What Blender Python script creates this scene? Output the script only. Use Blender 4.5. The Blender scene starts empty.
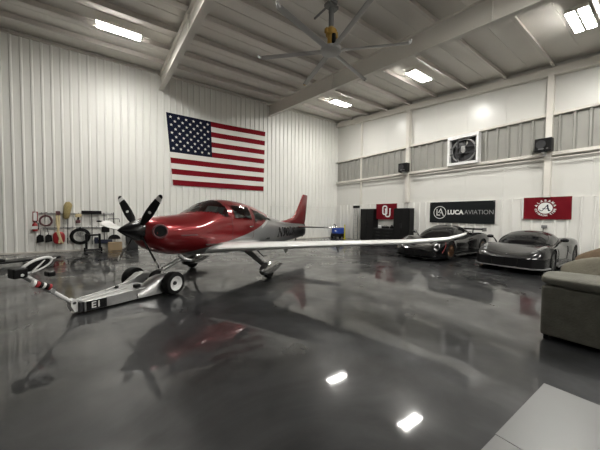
import bpy, bmesh, math, random
import numpy as np
from mathutils import Vector, Matrix, Euler

random.seed(7)
PI = math.pi
SC = bpy.context.scene
COL = SC.collection

# ------------------------------------------------------------------ camera
YAW, PITCH, ROLL, FPX = math.radians(54.93), math.radians(2.122), math.radians(0.47), 268.3
CAM_Z = 1.69
cam_d = bpy.data.cameras.new('camera')
cam_d.sensor_width = 36.0
cam_d.lens = FPX / 600.0 * 36.0
cam_d.clip_start = 0.05
cam_d.clip_end = 200
cam = bpy.data.objects.new('camera', cam_d)
COL.objects.link(cam)
fwd0 = Vector((math.cos(YAW), math.sin(YAW), 0))
rgt0 = Vector((math.sin(YAW), -math.cos(YAW), 0))
dwn0 = Vector((0, 0, -1))
# pitch, then roll (image axes: x right, y down, z forward)
dwn1 = dwn0 * math.cos(PITCH) - fwd0 * math.sin(PITCH)
fwd1 = dwn0 * math.sin(PITCH) + fwd0 * math.cos(PITCH)
rgt2 = rgt0 * math.cos(ROLL) - dwn1 * math.sin(ROLL)
dwn2 = rgt0 * math.sin(ROLL) + dwn1 * math.cos(ROLL)
M = Matrix((rgt2, -dwn2, -fwd1)).transposed().to_4x4()
M.translation = Vector((0, 0, CAM_Z))
cam.matrix_world = M
SC.camera = cam

# ------------------------------------------------------------------ world, exposure
wld = bpy.data.worlds.new('world')
SC.world = wld
wld.use_nodes = True
wld.node_tree.nodes['Background'].inputs[0].default_value = (0.8, 0.85, 0.9, 1)
wld.node_tree.nodes['Background'].inputs[1].default_value = 0.15
SC.view_settings.view_transform = 'Standard'
SC.view_settings.look = 'None'
SC.view_settings.exposure = 0.0
SC.view_settings.gamma = 1.0
SC.view_settings.use_curve_mapping = False
LAMP_STRENGTH = 154.0

# ------------------------------------------------------------------ materials
def srgb(r, g, b):
    f = lambda c: (c / 255) / 12.92 if c / 255 <= 0.04045 else ((c / 255 + 0.055) / 1.055) ** 2.4
    return (f(r), f(g), f(b), 1)

def mat(name, col, rough=0.5, metal=0.0, noise=0.0, nscale=8.0, coat=0.0, bump=0.0, bscale=60.0, emit=None, spec=0.5, stretch=None):
    m = bpy.data.materials.new(name)
    m.use_nodes = True
    nt = m.node_tree
    b = nt.nodes['Principled BSDF']
    if len(col) == 3:
        col = (*col, 1)
    b.inputs['Base Color'].default_value = col
    b.inputs['Roughness'].default_value = rough
    b.inputs['Metallic'].default_value = metal
    b.inputs['Coat Weight'].default_value = coat
    b.inputs['Coat Roughness'].default_value = 0.05
    b.inputs['Specular IOR Level'].default_value = spec
    if noise or bump:
        tc = nt.nodes.new('ShaderNodeTexCoord')
        src = tc.outputs['Object']
        if stretch:
            mp = nt.nodes.new('ShaderNodeMapping')
            mp.inputs['Scale'].default_value = stretch
            nt.links.new(src, mp.inputs['Vector'])
            src = mp.outputs['Vector']
    if noise:
        n = nt.nodes.new('ShaderNodeTexNoise')
        n.inputs['Scale'].default_value = nscale
        n.inputs['Detail'].default_value = 4
        nt.links.new(src, n.inputs['Vector'])
        mx = nt.nodes.new('ShaderNodeMix')
        mx.data_type = 'RGBA'
        mx.inputs[6].default_value = tuple(c * (1 - noise) for c in col[:3]) + (1,)
        mx.inputs[7].default_value = tuple(min(1, c * (1 + noise)) for c in col[:3]) + (1,)
        nt.links.new(n.outputs['Fac'], mx.inputs[0])
        nt.links.new(mx.outputs[2], b.inputs['Base Color'])
    if bump:
        n2 = nt.nodes.new('ShaderNodeTexNoise')
        n2.inputs['Scale'].default_value = bscale
        n2.inputs['Detail'].default_value = 3
        nt.links.new(src, n2.inputs['Vector'])
        bp = nt.nodes.new('ShaderNodeBump')
        bp.inputs['Strength'].default_value = bump
        bp.inputs['Distance'].default_value = 0.02
        nt.links.new(n2.outputs['Fac'], bp.inputs['Height'])
        nt.links.new(bp.outputs['Normal'], b.inputs['Normal'])
    if emit:
        b.inputs['Emission Color'].default_value = (*emit[:3], 1)
        b.inputs['Emission Strength'].default_value = emit[3]
    return m

def floor_mat():
    m = bpy.data.materials.new('metallic epoxy')
    m.use_nodes = True
    nt = m.node_tree
    b = nt.nodes['Principled BSDF']
    N = nt.nodes.new
    L = nt.links.new
    tc = N('ShaderNodeTexCoord')
    n1 = N('ShaderNodeTexNoise'); n1.inputs['Scale'].default_value = 0.42; n1.inputs['Detail'].default_value = 7
    n1.inputs['Roughness'].default_value = 0.6; n1.inputs['Distortion'].default_value = 1.6
    L(tc.outputs['Object'], n1.inputs['Vector'])
    cr = N('ShaderNodeValToRGB')
    e = cr.color_ramp.elements
    e[0].position = 0.38; e[0].color = (0.0035, 0.0038, 0.0044, 1)
    e[1].position = 0.66; e[1].color = (0.040, 0.0412, 0.0435, 1)
    x = e.new(0.52); x.color = (0.016, 0.0167, 0.018, 1)
    L(n1.outputs['Fac'], cr.inputs['Fac'])
    L(cr.outputs['Color'], b.inputs['Base Color'])
    n2 = N('ShaderNodeTexNoise'); n2.inputs['Scale'].default_value = 1.3; n2.inputs['Detail'].default_value = 5
    L(tc.outputs['Object'], n2.inputs['Vector'])
    mr = N('ShaderNodeMapRange')
    mr.inputs[1].default_value = 0.3; mr.inputs[2].default_value = 0.7
    mr.inputs[3].default_value = 0.26; mr.inputs[4].default_value = 0.55
    L(n2.outputs['Fac'], mr.inputs[0])
    L(mr.outputs[0], b.inputs['Roughness'])
    b.inputs['Specular IOR Level'].default_value = 0.3
    b.inputs['Coat Weight'].default_value = 0.9
    b.inputs['Coat Roughness'].default_value = 0.05
    n4 = N('ShaderNodeTexNoise'); n4.inputs['Scale'].default_value = 0.8; n4.inputs['Detail'].default_value = 6
    n4.inputs['Distortion'].default_value = 1.2
    L(tc.outputs['Object'], n4.inputs['Vector'])
    m4 = N('ShaderNodeMapRange')
    m4.inputs[1].default_value = 0.35; m4.inputs[2].default_value = 0.65
    m4.inputs[3].default_value = 0.45; m4.inputs[4].default_value = 1.0
    L(n4.outputs['Fac'], m4.inputs[0])
    L(m4.outputs[0], b.inputs['Coat Weight'])
    n3 = N('ShaderNodeTexNoise'); n3.inputs['Scale'].default_value = 1.6; n3.inputs['Detail'].default_value = 2
    L(tc.outputs['Object'], n3.inputs['Vector'])
    bp = N('ShaderNodeBump'); bp.inputs['Strength'].default_value = 0.06; bp.inputs['Distance'].default_value = 0.03
    L(n3.outputs['Fac'], bp.inputs['Height'])
    L(bp.outputs['Normal'], b.inputs['Normal'])
    L(bp.outputs['Normal'], b.inputs['Coat Normal'])
    return m

def glass_mat(name, tint, alpha):
    m = bpy.data.materials.new(name)
    m.use_nodes = True
    nt = m.node_tree
    nt.nodes.remove(nt.nodes['Principled BSDF'])
    out = nt.nodes['Material Output']
    t = nt.nodes.new('ShaderNodeBsdfTransparent'); t.inputs[0].default_value = (*tint, 1)
    g = nt.nodes.new('ShaderNodeBsdfGlossy'); g.inputs['Roughness'].default_value = 0.03
    g.inputs['Color'].default_value = (0.9, 0.9, 0.9, 1)
    d = nt.nodes.new('ShaderNodeBsdfDiffuse'); d.inputs[0].default_value = (0.006, 0.006, 0.007, 1)
    m1 = nt.nodes.new('ShaderNodeMixShader'); m1.inputs[0].default_value = alpha
    nt.links.new(t.outputs[0], m1.inputs[1]); nt.links.new(d.outputs[0], m1.inputs[2])
    fr = nt.nodes.new('ShaderNodeFresnel'); fr.inputs[0].default_value = 1.5
    m2 = nt.nodes.new('ShaderNodeMixShader')
    nt.links.new(fr.outputs[0], m2.inputs[0])
    nt.links.new(m1.outputs[0], m2.inputs[1]); nt.links.new(g.outputs[0], m2.inputs[2])
    nt.links.new(m2.outputs[0], out.inputs[0])
    return m

def livery_mat():
    """two-tone aircraft paint: red above a sweeping border, silver below, charcoal towards the tail"""
    m = bpy.data.materials.new('aircraft livery')
    m.use_nodes = True
    nt = m.node_tree
    b = nt.nodes['Principled BSDF']
    N = nt.nodes.new
    L = nt.links.new
    tc = N('ShaderNodeTexCoord'); sp = N('ShaderNodeSeparateXYZ')
    L(tc.outputs['Object'], sp.inputs[0])
    u = N('ShaderNodeMath'); u.operation = 'SUBTRACT'; u.inputs[0].default_value = UG
    L(sp.outputs['X'], u.inputs[1])
    un = N('ShaderNodeMath'); un.operation = 'DIVIDE'; un.inputs[1].default_value = 8.5
    L(u.outputs[0], un.inputs[0])
    fc = N('ShaderNodeFloatCurve')
    c = fc.mapping.curves[0]
    pts = [(0, .5), (0.5, .60), (1.0, .69), (1.5, .79), (2.32, .95), (3.2, 1.17), (3.8, 1.36), (4.3, 1.60), (4.6, 1.80), (4.9, 2.4), (8.5, 2.45)]
    c.points[0].location = (0, pts[0][1] / 2.5)
    c.points[1].location = (1, pts[-1][1] / 2.5)
    for a, z in pts[1:-1]:
        c.points.new(a / 8.5, z / 2.5)
    fc.mapping.update()
    L(un.outputs[0], fc.inputs['Value'])
    zl = N('ShaderNodeMath'); zl.operation = 'MULTIPLY'; zl.inputs[1].default_value = 2.5
    L(fc.outputs[0], zl.inputs[0])
    d = N('ShaderNodeMath'); d.operation = 'SUBTRACT'
    L(sp.outputs['Z'], d.inputs[0]); L(zl.outputs[0], d.inputs[1])
    red = N('ShaderNodeMath'); red.operation = 'GREATER_THAN'; red.inputs[1].default_value = 0.0
    L(d.outputs[0], red.inputs[0])
    band = N('ShaderNodeMath'); band.operation = 'GREATER_THAN'; band.inputs[1].default_value = -0.10
    L(d.outputs[0], band.inputs[0])
    ramp = N('ShaderNodeValToRGB')
    e = ramp.color_ramp.elements
    e[0].position = 0.57; e[0].color = (0.30, 0.305, 0.305, 1)
    e[1].position = 0.84; e[1].color = (0.018, 0.018, 0.02, 1)
    x = e.new(0.70); x.color = (0.10, 0.10, 0.105, 1)
    L(un.outputs[0], ramp.inputs['Fac'])
    gt = N('ShaderNodeMath'); gt.operation = 'GREATER_THAN'; gt.inputs[1].default_value = 0.46
    L(un.outputs[0], gt.inputs[0])
    bm = N('ShaderNodeMath'); bm.operation = 'MULTIPLY'
    L(band.outputs[0], bm.inputs[0]); L(gt.outputs[0], bm.inputs[1])
    m1 = N('ShaderNodeMix'); m1.data_type = 'RGBA'
    L(bm.outputs[0], m1.inputs[0]); L(ramp.outputs['Color'], m1.inputs[6]); m1.inputs[7].default_value = (0.55, 0.55, 0.54, 1)
    m2 = N('ShaderNodeMix'); m2.data_type = 'RGBA'
    L(red.outputs[0], m2.inputs[0]); L(m1.outputs[2], m2.inputs[6]); m2.inputs[7].default_value = RED
    L(m2.outputs[2], b.inputs['Base Color'])
    b.inputs['Roughness'].default_value = 0.3
    b.inputs['Metallic'].default_value = 0.5
    b.inputs['Coat Weight'].default_value = 0.8
    b.inputs['Coat Roughness'].default_value = 0.04
    return m

UG = 3.069                       # distance from spinner tip back to the main wheels
RED = (0.20, 0.007, 0.010, 1)

MT = {}
MT['floor'] = floor_mat()
MT['wall'] = mat('white ribbed metal', srgb(232, 231, 226), 0.40, noise=0.04, nscale=0.8)
MT['liner'] = mat('white liner panel', srgb(226, 225, 220), 0.42, noise=0.03, nscale=1.0)
MT['vinyl'] = mat('white insulation facing', srgb(218, 217, 212), 0.28, bump=0.25, bscale=1.6, stretch=(1, 1.2, 0.5))
MT['exposed'] = mat('bare galvanised sheet', srgb(150, 149, 143), 0.45, noise=0.1, nscale=2)
MT['roof'] = mat('ceiling insulation facing', srgb(216, 212, 205), 0.55, noise=0.05, nscale=1.2)
MT['steel'] = mat('white painted steel', srgb(214, 210, 202), 0.5, noise=0.03, nscale=2)
MT['purlin'] = mat('grey painted purlin', srgb(205, 200, 193), 0.5)
MT['lamp'] = mat('lit diffuser', (1, 1, 1), 0.5, emit=(1.0, 0.98, 0.925, LAMP_STRENGTH))
MT['white'] = mat('white paint', (0.74, 0.74, 0.73), 0.4)
MT['black'] = mat('black plastic', (0.006, 0.006, 0.0065), 0.4, spec=0.22)
MT['rubber'] = mat('black rubber', (0.007, 0.007, 0.007), 0.7, noise=0.2, nscale=30, spec=0.2)
MT['gloss_black'] = mat('gloss black', (0.004, 0.004, 0.0045), 0.2, spec=0.4)
MT['chrome'] = mat('chrome', (0.75, 0.75, 0.76), 0.15, metal=1.0)
MT['alu'] = mat('brushed aluminium', (0.50, 0.50, 0.50), 0.36, metal=0.85, noise=0.1, nscale=14, stretch=(1, 8, 1))
MT['dgrey'] = mat('dark grey metal', (0.035, 0.035, 0.037), 0.45, spec=0.3)
MT['mgrey'] = mat('mid grey', (0.18, 0.18, 0.18), 0.5)
MT['silver'] = mat('silver aircraft paint', (0.40, 0.40, 0.395), 0.2, metal=0.9, coat=0.3)
MT['wing'] = mat('pale aircraft paint', (0.80, 0.80, 0.785), 0.26, coat=0.5)
MT['red'] = mat('red aircraft paint', RED, 0.3, metal=0.5, coat=0.8)
MT['livery'] = livery_mat()
MT['glass'] = glass_mat('aircraft glazing', (0.95, 0.97, 0.96), 0.02)
MT['carglass'] = glass_mat('dark car glass', (0.06, 0.065, 0.065), 0.7)
MT['cloth_red'] = mat('red flag cloth', (0.19, 0.007, 0.014), 0.8, spec=0.12)
MT['cloth_white'] = mat('white flag cloth', (0.80, 0.78, 0.74), 0.8, spec=0.12)
MT['cloth_navy'] = mat('navy flag cloth', (0.008, 0.010, 0.026), 0.8, spec=0.12)
MT['crimson'] = mat('crimson banner cloth', (0.15, 0.006, 0.012), 0.75, spec=0.12)
MT['banner'] = mat('charcoal banner vinyl', (0.009, 0.011, 0.012), 0.55, spec=0.2)
MT['print_white'] = mat('white print', (0.78, 0.78, 0.76), 0.6)
MT['print_grey'] = mat('grey print', (0.30, 0.30, 0.30), 0.6)
MT['sofa'] = mat('grey green velvet', (0.112, 0.109, 0.090), 0.9, noise=0.45, nscale=7, bump=0.3, bscale=40)
MT['cushion'] = mat('olive grey cushion velvet', (0.16, 0.148, 0.112), 0.9, noise=0.3, nscale=8, bump=0.3, bscale=30)
MT['pillow'] = mat('brown pillow velvet', (0.15, 0.105, 0.065), 0.9, noise=0.3, nscale=8, bump=0.3, bscale=30)
MT['table'] = mat('pale grey laminate', (0.155, 0.155, 0.154), 0.34, noise=0.03, nscale=3)
MT['car_grey'] = mat('graphite car paint', (0.013, 0.013, 0.0137), 0.24, metal=0.55, coat=0.45)
MT['car_black'] = mat('black car paint', (0.003, 0.003, 0.0035), 0.13, coat=0.5, spec=0.4)
MT['bronze'] = mat('bronze wheel', (0.15, 0.085, 0.05), 0.35, metal=0.9)
MT['rim'] = mat('dark alloy', (0.09, 0.09, 0.09), 0.3, metal=0.9)
MT['caliper'] = mat('red caliper', (0.35, 0.02, 0.02), 0.4)
MT['headlamp'] = mat('headlamp lens', (0.25, 0.26, 0.27), 0.08, metal=0.6, coat=1.0)
MT['yellow'] = mat('yellow paint', (0.62, 0.55, 0.05), 0.5)
MT['gold'] = mat('yellow gearbox', (0.42, 0.26, 0.06), 0.45, metal=0.4)
MT['blue'] = mat('blue plastic', (0.02, 0.07, 0.38), 0.4)
MT['navy_pl'] = mat('dark blue plastic', (0.012, 0.016, 0.04), 0.5)
MT['tan'] = mat('cardboard', (0.30, 0.22, 0.13), 0.8, noise=0.1, nscale=9)
MT['wool'] = mat('straw duster wool', (0.36, 0.29, 0.13), 0.95, noise=0.45, nscale=26, bump=0.8, bscale=45)
MT['strap'] = mat('cream strap webbing', (0.56, 0.46, 0.27), 0.8)
MT['redpl'] = mat('red enamel', (0.30, 0.015, 0.02), 0.4)
MT['hose'] = mat('maroon hose', (0.13, 0.05, 0.055), 0.55)
MT['fan'] = mat('anodised fan blade', (0.36, 0.355, 0.345), 0.45, metal=0.3)
MT['wood'] = mat('pale wood handle', (0.35, 0.27, 0.16), 0.6)

# ------------------------------------------------------------------ mesh builder
class B:
    def __init__(s):
        s.v = []; s.f = []; s.mi = []
    def add(s, vs, fs, mi=0):
        o = len(s.v)
        s.v += [tuple(x) for x in vs]
        for f in fs:
            s.f.append(tuple(i + o for i in f)); s.mi.append(mi)
        return s
    def box(s, x0, x1, y0, y1, z0, z1, mi=0, mtx=None):
        vs = [Vector((x, y, z)) for x in (x0, x1) for y in (y0, y1) for z in (z0, z1)]
        if mtx is not None:
            vs = [mtx @ v for v in vs]
        return s.add(vs, [(0, 1, 3, 2), (4, 6, 7, 5), (0, 4, 5, 1), (2, 3, 7, 6), (0, 2, 6, 4), (1, 5, 7, 3)], mi)
    def loft(s, rings, caps=True, closed=True, mi=0):
        n = len(rings[0]); vs = [p for r in rings for p in r]; fs = []
        m = n if closed else n - 1
        for i in range(len(rings) - 1):
            for j in range(m):
                k = (j + 1) % n
                fs.append((i * n + j, i * n + k, (i + 1) * n + k, (i + 1) * n + j))
        if caps and closed:
            fs.append(tuple(range(n - 1, -1, -1)))
            o = (len(rings) - 1) * n
            fs.append(tuple(range(o, o + n)))
        return s.add(vs, fs, mi)
    def tube(s, pts, r, n=8, mi=0, caps=True, closed=False, flat=1.0):
        pts = [Vector(p) for p in pts]
        rs = r if isinstance(r, (list, tuple)) else [r] * len(pts)
        rings = []; up = None
        for i, p in enumerate(pts):
            a = pts[i - 1] if (i > 0 or closed) else p
            b = pts[(i + 1) % len(pts)] if (i < len(pts) - 1 or closed) else p
            t = (b - a).normalized()
            if up is None:
                up = Vector((0, 0, 1)) if abs(t.z) < 0.9 else Vector((1, 0, 0))
            x = (up - t * up.dot(t)).normalized()
            up = x
            y = t.cross(x)
            rings.append([p + (x * math.cos(2 * PI * k / n) + y * math.sin(2 * PI * k / n) * flat) * rs[i] for k in range(n)])
        if closed:
            rings.append(rings[0])
        return s.loft(rings, caps and not closed, True, mi)
    def cyl(s, p0, p1, r, r1=None, n=16, mi=0, caps=True):
        return s.tube([p0, p1], [r, r if r1 is None else r1], n, mi, caps)
    def lathe(s, prof, org=(0, 0, 0), axis=(0, 0, 1), n=24, mi=0, ring=False):
        a = Vector(axis).normalized()
        x = (Vector((0, 0, 1)) if abs(a.z) < 0.9 else Vector((1, 0, 0)))
        x = (x - a * x.dot(a)).normalized(); y = a.cross(x); o = Vector(org)
        rings = [[o + a * h + (x * math.cos(2 * PI * k / n) + y * math.sin(2 * PI * k / n)) * max(r, 1e-4) for k in range(n)] for r, h in prof]
        if ring:
            rings.append(rings[0])
        return s.loft(rings, not ring, True, mi)
    def prism(s, poly, fr, d, mi=0):
        """poly in 2D on frame fr=(origin, xaxis, yaxis), extruded by d along x cross y"""
        o, x, y = (Vector(q) for q in fr); z = x.cross(y).normalized()
        a = [o + x * p[0] + y * p[1] for p in poly]
        b = [q + z * d for q in a]
        return s.loft([a, b], True, True, mi)
    def ell(s, c, rx, ry, rz, n=14, m=9, mi=0, p=1.0, mtx=None):
        c = Vector(c); rings = []
        sg = lambda t: math.copysign(abs(t) ** p, t)
        for i in range(m + 1):
            a = -PI / 2 + PI * i / m
            rr = max(abs(math.cos(a)) ** p, 0.002); z = sg(math.sin(a)) * rz
            ring = [Vector((sg(math.cos(2 * PI * k / n)) * rr * rx, sg(math.sin(2 * PI * k / n)) * rr * ry, z)) for k in range(n)]
            if mtx is not None:
                ring = [mtx @ q for q in ring]
            rings.append([c + q for q in ring])
        return s.loft(rings, True, True, mi)
    def sheet(s, rows, mi=0):
        return s.loft(rows, False, False, mi)
    def build(s, name, m, parent=None, smooth=None, bevel=0.0, seg=2, loc=None, recalc=True, sub=0):
        me = bpy.data.meshes.new(name)
        me.from_pydata(s.v, [], s.f)
        ms = m if isinstance(m, (list, tuple)) else [m]
        for q in ms:
            me.materials.append(MT[q] if isinstance(q, str) else q)
        me.polygons.foreach_set('material_index', s.mi)
        bm = bmesh.new(); bm.from_mesh(me)
        bmesh.ops.remove_doubles(bm, verts=bm.verts, dist=1e-5)
        if recalc:
            bmesh.ops.recalc_face_normals(bm, faces=bm.faces)
        bm.to_mesh(me); bm.free()
        if smooth is not None:
            me.polygons.foreach_set('use_smooth', [True] * len(me.polygons))
            me.set_sharp_from_angle(angle=math.radians(smooth))
        o = bpy.data.objects.new(name, me)
        COL.objects.link(o)
        if parent is not None:
            o.parent = parent
        if loc is not None:
            o.location = loc
        if bevel:
            md = o.modifiers.new('bevel', 'BEVEL'); md.width = bevel; md.segments = seg; md.limit_method = 'ANGLE'
            md.angle_limit = math.radians(40)
        if sub:
            md = o.modifiers.new('sub', 'SUBSURF'); md.levels = sub; md.render_levels = sub
        return o

def tag(o, label, cat, group=None):
    o['label'] = label; o['category'] = cat
    if group: o['group'] = group
    return o

def thing(name, label, cat, loc=(0, 0, 0), rz=0.0, group=None):
    o = bpy.data.objects.new(name, None)
    o.empty_display_size = 0.2
    COL.objects.link(o)
    o.location = loc; o.rotation_euler = (0, 0, rz)
    return tag(o, label, cat, group)

def struct(o):
    o['kind'] = 'structure'
    return o

def copy_tree(o, parent=None):
    c = o.copy(); COL.objects.link(c)
    if parent is not None: c.parent = parent
    for ch in o.children:
        copy_tree(ch, c)
    return c

def text_verts(s, size, bold=0.0, extrude=0.002, align='CENTER', space=1.0):
    cu = bpy.data.curves.new('lettering', 'FONT')
    cu.body = s; cu.size = size; cu.offset = bold; cu.extrude = extrude
    cu.align_x = align; cu.align_y = 'CENTER'; cu.space_character = space
    cu.resolution_u = 4
    o = bpy.data.objects.new('lettering', cu); COL.objects.link(o)
    dg = bpy.context.evaluated_depsgraph_get()
    me = o.evaluated_get(dg).to_mesh()
    vs = [v.co.copy() for v in me.vertices]; fs = [tuple(p.vertices) for p in me.polygons]
    o.evaluated_get(dg).to_mesh_clear()
    bpy.data.objects.remove(o); bpy.data.curves.remove(cu)
    return vs, fs

def put_text(b, s, size, org, X=(1, 0, 0), Y=(0, 0, 1), bold=0.0, mi=0, align='CENTER', space=1.0, width=None, shear=0.0):
    vs, fs = text_verts(s, size, bold, 0.002, align, space)
    X = Vector(X); Y = Vector(Y); Z = X.cross(Y); org = Vector(org)
    if width:
        w = max(v.x for v in vs) - min(v.x for v in vs)
        k = width / w
    else:
        k = 1
    b.add([org + X * (v.x * k + shear * v.y) + Y * v.y + Z * v.z for v in vs], fs, mi)

def hermite(xs, pts):
    """smooth interpolation through (x, y) control points (monotone cubic)"""
    px = np.array([p[0] for p in pts], float); py = np.array([p[1] for p in pts], float)
    d = np.diff(py) / np.diff(px)
    t = np.zeros(len(px)); t[0] = d[0]; t[-1] = d[-1]
    for i in range(1, len(px) - 1):
        t[i] = 0 if d[i - 1] * d[i] <= 0 else 2 * d[i - 1] * d[i] / (d[i - 1] + d[i])
    xs = np.clip(np.atleast_1d(np.array(xs, float)), px[0], px[-1])
    i = np.clip(np.searchsorted(px, xs) - 1, 0, len(px) - 2)
    h = px[i + 1] - px[i]; s = (xs - px[i]) / h
    return ((1 + 2 * s) * (1 - s) ** 2 * py[i] + s * (1 - s) ** 2 * h * t[i] + s * s * (3 - 2 * s) * py[i + 1] + s * s * (s - 1) * h * t[i + 1])

class Shell:
    """lofted body of superellipse sections along u"""
    def __init__(s, hw, zc, zt, zb, n=2.2, f=None):
        s.hw, s.zc, s.zt, s.zb, s.n = hw, zc, zt, zb, n
        s.f = f or (lambda u, y, z: (u, y, z))
    def par(s, u):
        g = lambda p: float(hermite(u, p)[0])
        return g(s.hw), g(s.zc), g(s.zt), g(s.zb)
    def raw(s, u, phi, k=1.0, off=0.0):
        hw, zc, zt, zb = s.par(u)
        hw = hw * k + off
        e = 2 / s.n
        c, sn = math.cos(phi), math.sin(phi)
        y = hw * math.copysign(abs(sn) ** e, sn)
        h = (zt - zc) if c >= 0 else (zc - zb)
        h = h * k + off
        return u, y, zc + h * math.copysign(abs(c) ** e, c)
    def at(s, u, phi, k=1.0, off=0.0):
        return Vector(s.f(*s.raw(u, phi, k, off)))
    def y_at(s, u, z, off=0.0):
        hw, zc, zt, zb = s.par(u)
        h = (zt - zc) if z >= zc else (zc - zb)
        t = min(1.0, abs((z - zc) / h))
        return hw * (1 - t ** s.n) ** (1 / s.n) + off
    def rings(s, us, m=40, k=1.0):
        return [[s.at(u, 2 * PI * j / m, k) for j in range(m)] for u in us]
    def patch(s, b, fu, fp, ns=12, nt=10, off=0.006, mi=0, thick=0.0):
        rows = [[s.at(fu(i / ns, j / nt), fp(i / ns, j / nt), 1.0, off) for j in range(nt + 1)] for i in range(ns + 1)]
        b.sheet(rows, mi)

def lerp(a, b, t):
    return a + (b - a) * t
D = math.radians
# ------------------------------------------------------------------ the hangar shell
YL, XR, YF, XN = 15.61, 14.51, -9.5, -11.0          # left wall, right wall, behind the camera, far left end
ROOF0, SLOPE = 8.96, 0.093
def roof_z(y):
    return ROOF0 - SLOPE * (YL - y)

b = B(); b.box(XN, XR, YF, YL, -0.2, 0)
struct(b.build('floor', 'floor'))

def rib_profile(a0, a1, pitch, depth=0.03, w=0.035):
    pts = [(a0, 0.0)]; a = a0 + pitch * 0.5
    while a < a1 - 0.1:
        pts += [(a - w, 0), (a - w * 0.45, depth), (a + w * 0.45, depth), (a + w, 0)]
        a += pitch
    return pts + [(a1, 0)]

# left wall: white ribbed metal from floor to roof
b = B()
pr = rib_profile(XN, XR, 0.305, 0.045, 0.05)
zs = [0.0, 9.0]
b.sheet([[(x, YL - d, z) for x, d in pr] for z in zs])
wl = struct(b.build('wall_left', 'wall', recalc=False))
b = B(); b.box(8.54, XR - 0.03, YL - 0.06, YL, 2.26, 2.30); b.box(8.54, 8.58, YL - 0.055, YL, 0.0, 2.26)
struct(b.build('conduit', 'liner', wl, bevel=0.008))
b = B(); b.box(XN, XR - 0.02, YL - 0.05, YL, 0.0, 0.07)
struct(b.build('baseboard_left', 'steel', bevel=0.008))
b = B(); b.box(XN, XR, YL - 0.10, YL, 8.78, 8.86)
struct(b.build('eave_trim', 'steel', wl))

# right end wall
b = B(); b.box(XR, XR + 0.2, YF, YL, 0, 9.2)
wr = struct(b.build('wall_right', 'vinyl'))
b = B()
pr = rib_profile(YF, YL - 0.04, 0.36, 0.05, 0.04)
b.sheet([[(XR - 0.05 - d, y, z) for y, d in pr] for z in (0.0, 2.47)])
b.box(XR - 0.055, XR, YF, YL - 0.02, 2.45, 2.485)
struct(b.build('wainscot_panel', 'liner', wr, recalc=False))
# the uncovered strip of ribbed sheet between two girts
b = B()
pr = rib_profile(YF, YL - 0.04, 0.42, 0.09, 0.06)
b.sheet([[(XR - 0.012 - d, y, z) for y, d in pr] for z in (4.22, 5.78)])
struct(b.build('uncovered_sheet', 'exposed', wr, recalc=False))
for z0, z1, d in ((4.14, 4.27, 0.20), (5.72, 5.83, 0.16)):
    b = B(); b.box(XR - d, XR, YF, YL - 0.02, z0, z1)
    struct(b.build('girt', 'steel', wr, bevel=0.01))
b = B(); b.tube([(XR - 0.22, YF, 4.02), (XR - 0.22, YL - 0.05, 4.02)], 0.025, 8)
struct(b.build('conduit', 'steel', wr))
for y in (-3.1, 3.17, 9.42):
    b = B(); b.box(XR - 0.26, XR - 0.0, y - 0.10, y + 0.10, 2.485, roof_z(y) - 0.5)
    struct(b.build('column', 'steel', wr, bevel=0.012))
b = B(); b.box(XR - 0.12, XR, 13.05, 13.17, 2.485, roof_z(13.1) - 0.5)
struct(b.build('column', 'steel', wr, bevel=0.01))
# upright seams of the insulation facing
for y in (-1.2, 0.6, 1.95, 4.7, 6.3, 7.9, 11.1, 14.4):
    for z0, z1 in ((2.49, 4.13), (5.84, roof_z(y) - 0.5)):
        b = B(); b.box(XR - 0.012, XR, y - 0.025, y + 0.025, z0, z1)
        struct(b.build('facing_seam', 'vinyl', wr, bevel=0.005))
# sloping end rafter along the top of the right wall
def sloped_box(b, x0, x1, y0, y1, top, bot, mi=0):
    vs = []
    for x in (x0, x1):
        for y in (y0, y1):
            for d in (bot, top):
                vs.append((x, y, roof_z(y) - d))
    b.add(vs, [(0, 1, 3, 2), (4, 6, 7, 5), (0, 4, 5, 1), (2, 3, 7, 6), (0, 2, 6, 4), (1, 5, 7, 3)], mi)
b = B(); sloped_box(b, XR - 0.24, XR, YF, YL - 0.02, 0.22, 0.52)
struct(b.build('end_rafter', 'steel', wr, bevel=0.01))

# unseen walls that close the hangar
b = B(); b.box(XN, XR, YF - 0.2, YF, 0, 9.0); struct(b.build('wall_front', 'wall'))
b = B(); b.box(XN - 0.2, XN, YF, YL, 0, 9.0); struct(b.build('wall_near', 'wall'))

# roof with purlins and two rafters in view
b = B()
sloped_box(b, XN, XR, YF, YL, -0.12, 0.0)
ce = struct(b.build('ceiling', 'roof'))
k = 0
y = 1.56 * 9 + 0.01
while y > YF:
    b = B()
    sloped_box(b, XN, XR - 0.01, y - 0.012, y + 0.012, 0.0, 0.22)
    sloped_box(b, XN, XR - 0.01, y - 0.085, y + 0.012, 0.20, 0.222)
    struct(b.build('purlin', 'purlin', ce))
    y -= 1.56
# sagging facing seams between the purlins
for y in (0.8, 2.35, 3.9, 5.45, 7.05, 8.6, 10.15, 11.7, 13.25):
    b = B(); sloped_box(b, XN, XR, y - 0.02, y + 0.02, -0.01, 0.012)
    struct(b.build('facing_seam', 'roof', ce))
for x in (-4.1, 2.17, 8.44):
    b = B()
    sloped_box(b, x - 0.012, x + 0.012, YF, YL - 0.01, 0.22, 0.93)
    sloped_box(b, x - 0.11, x + 0.11, YF, YL - 0.01, 0.22, 0.24)
    sloped_box(b, x - 0.11, x + 0.11, YF, YL - 0.01, 0.91, 0.93)
    for y in (3.1, 9.4):
        sloped_box(b, x - 0.10, x + 0.10, y - 0.008, y + 0.008, 0.23, 0.92)
    struct(b.build('rafter', 'steel', ce))

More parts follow.
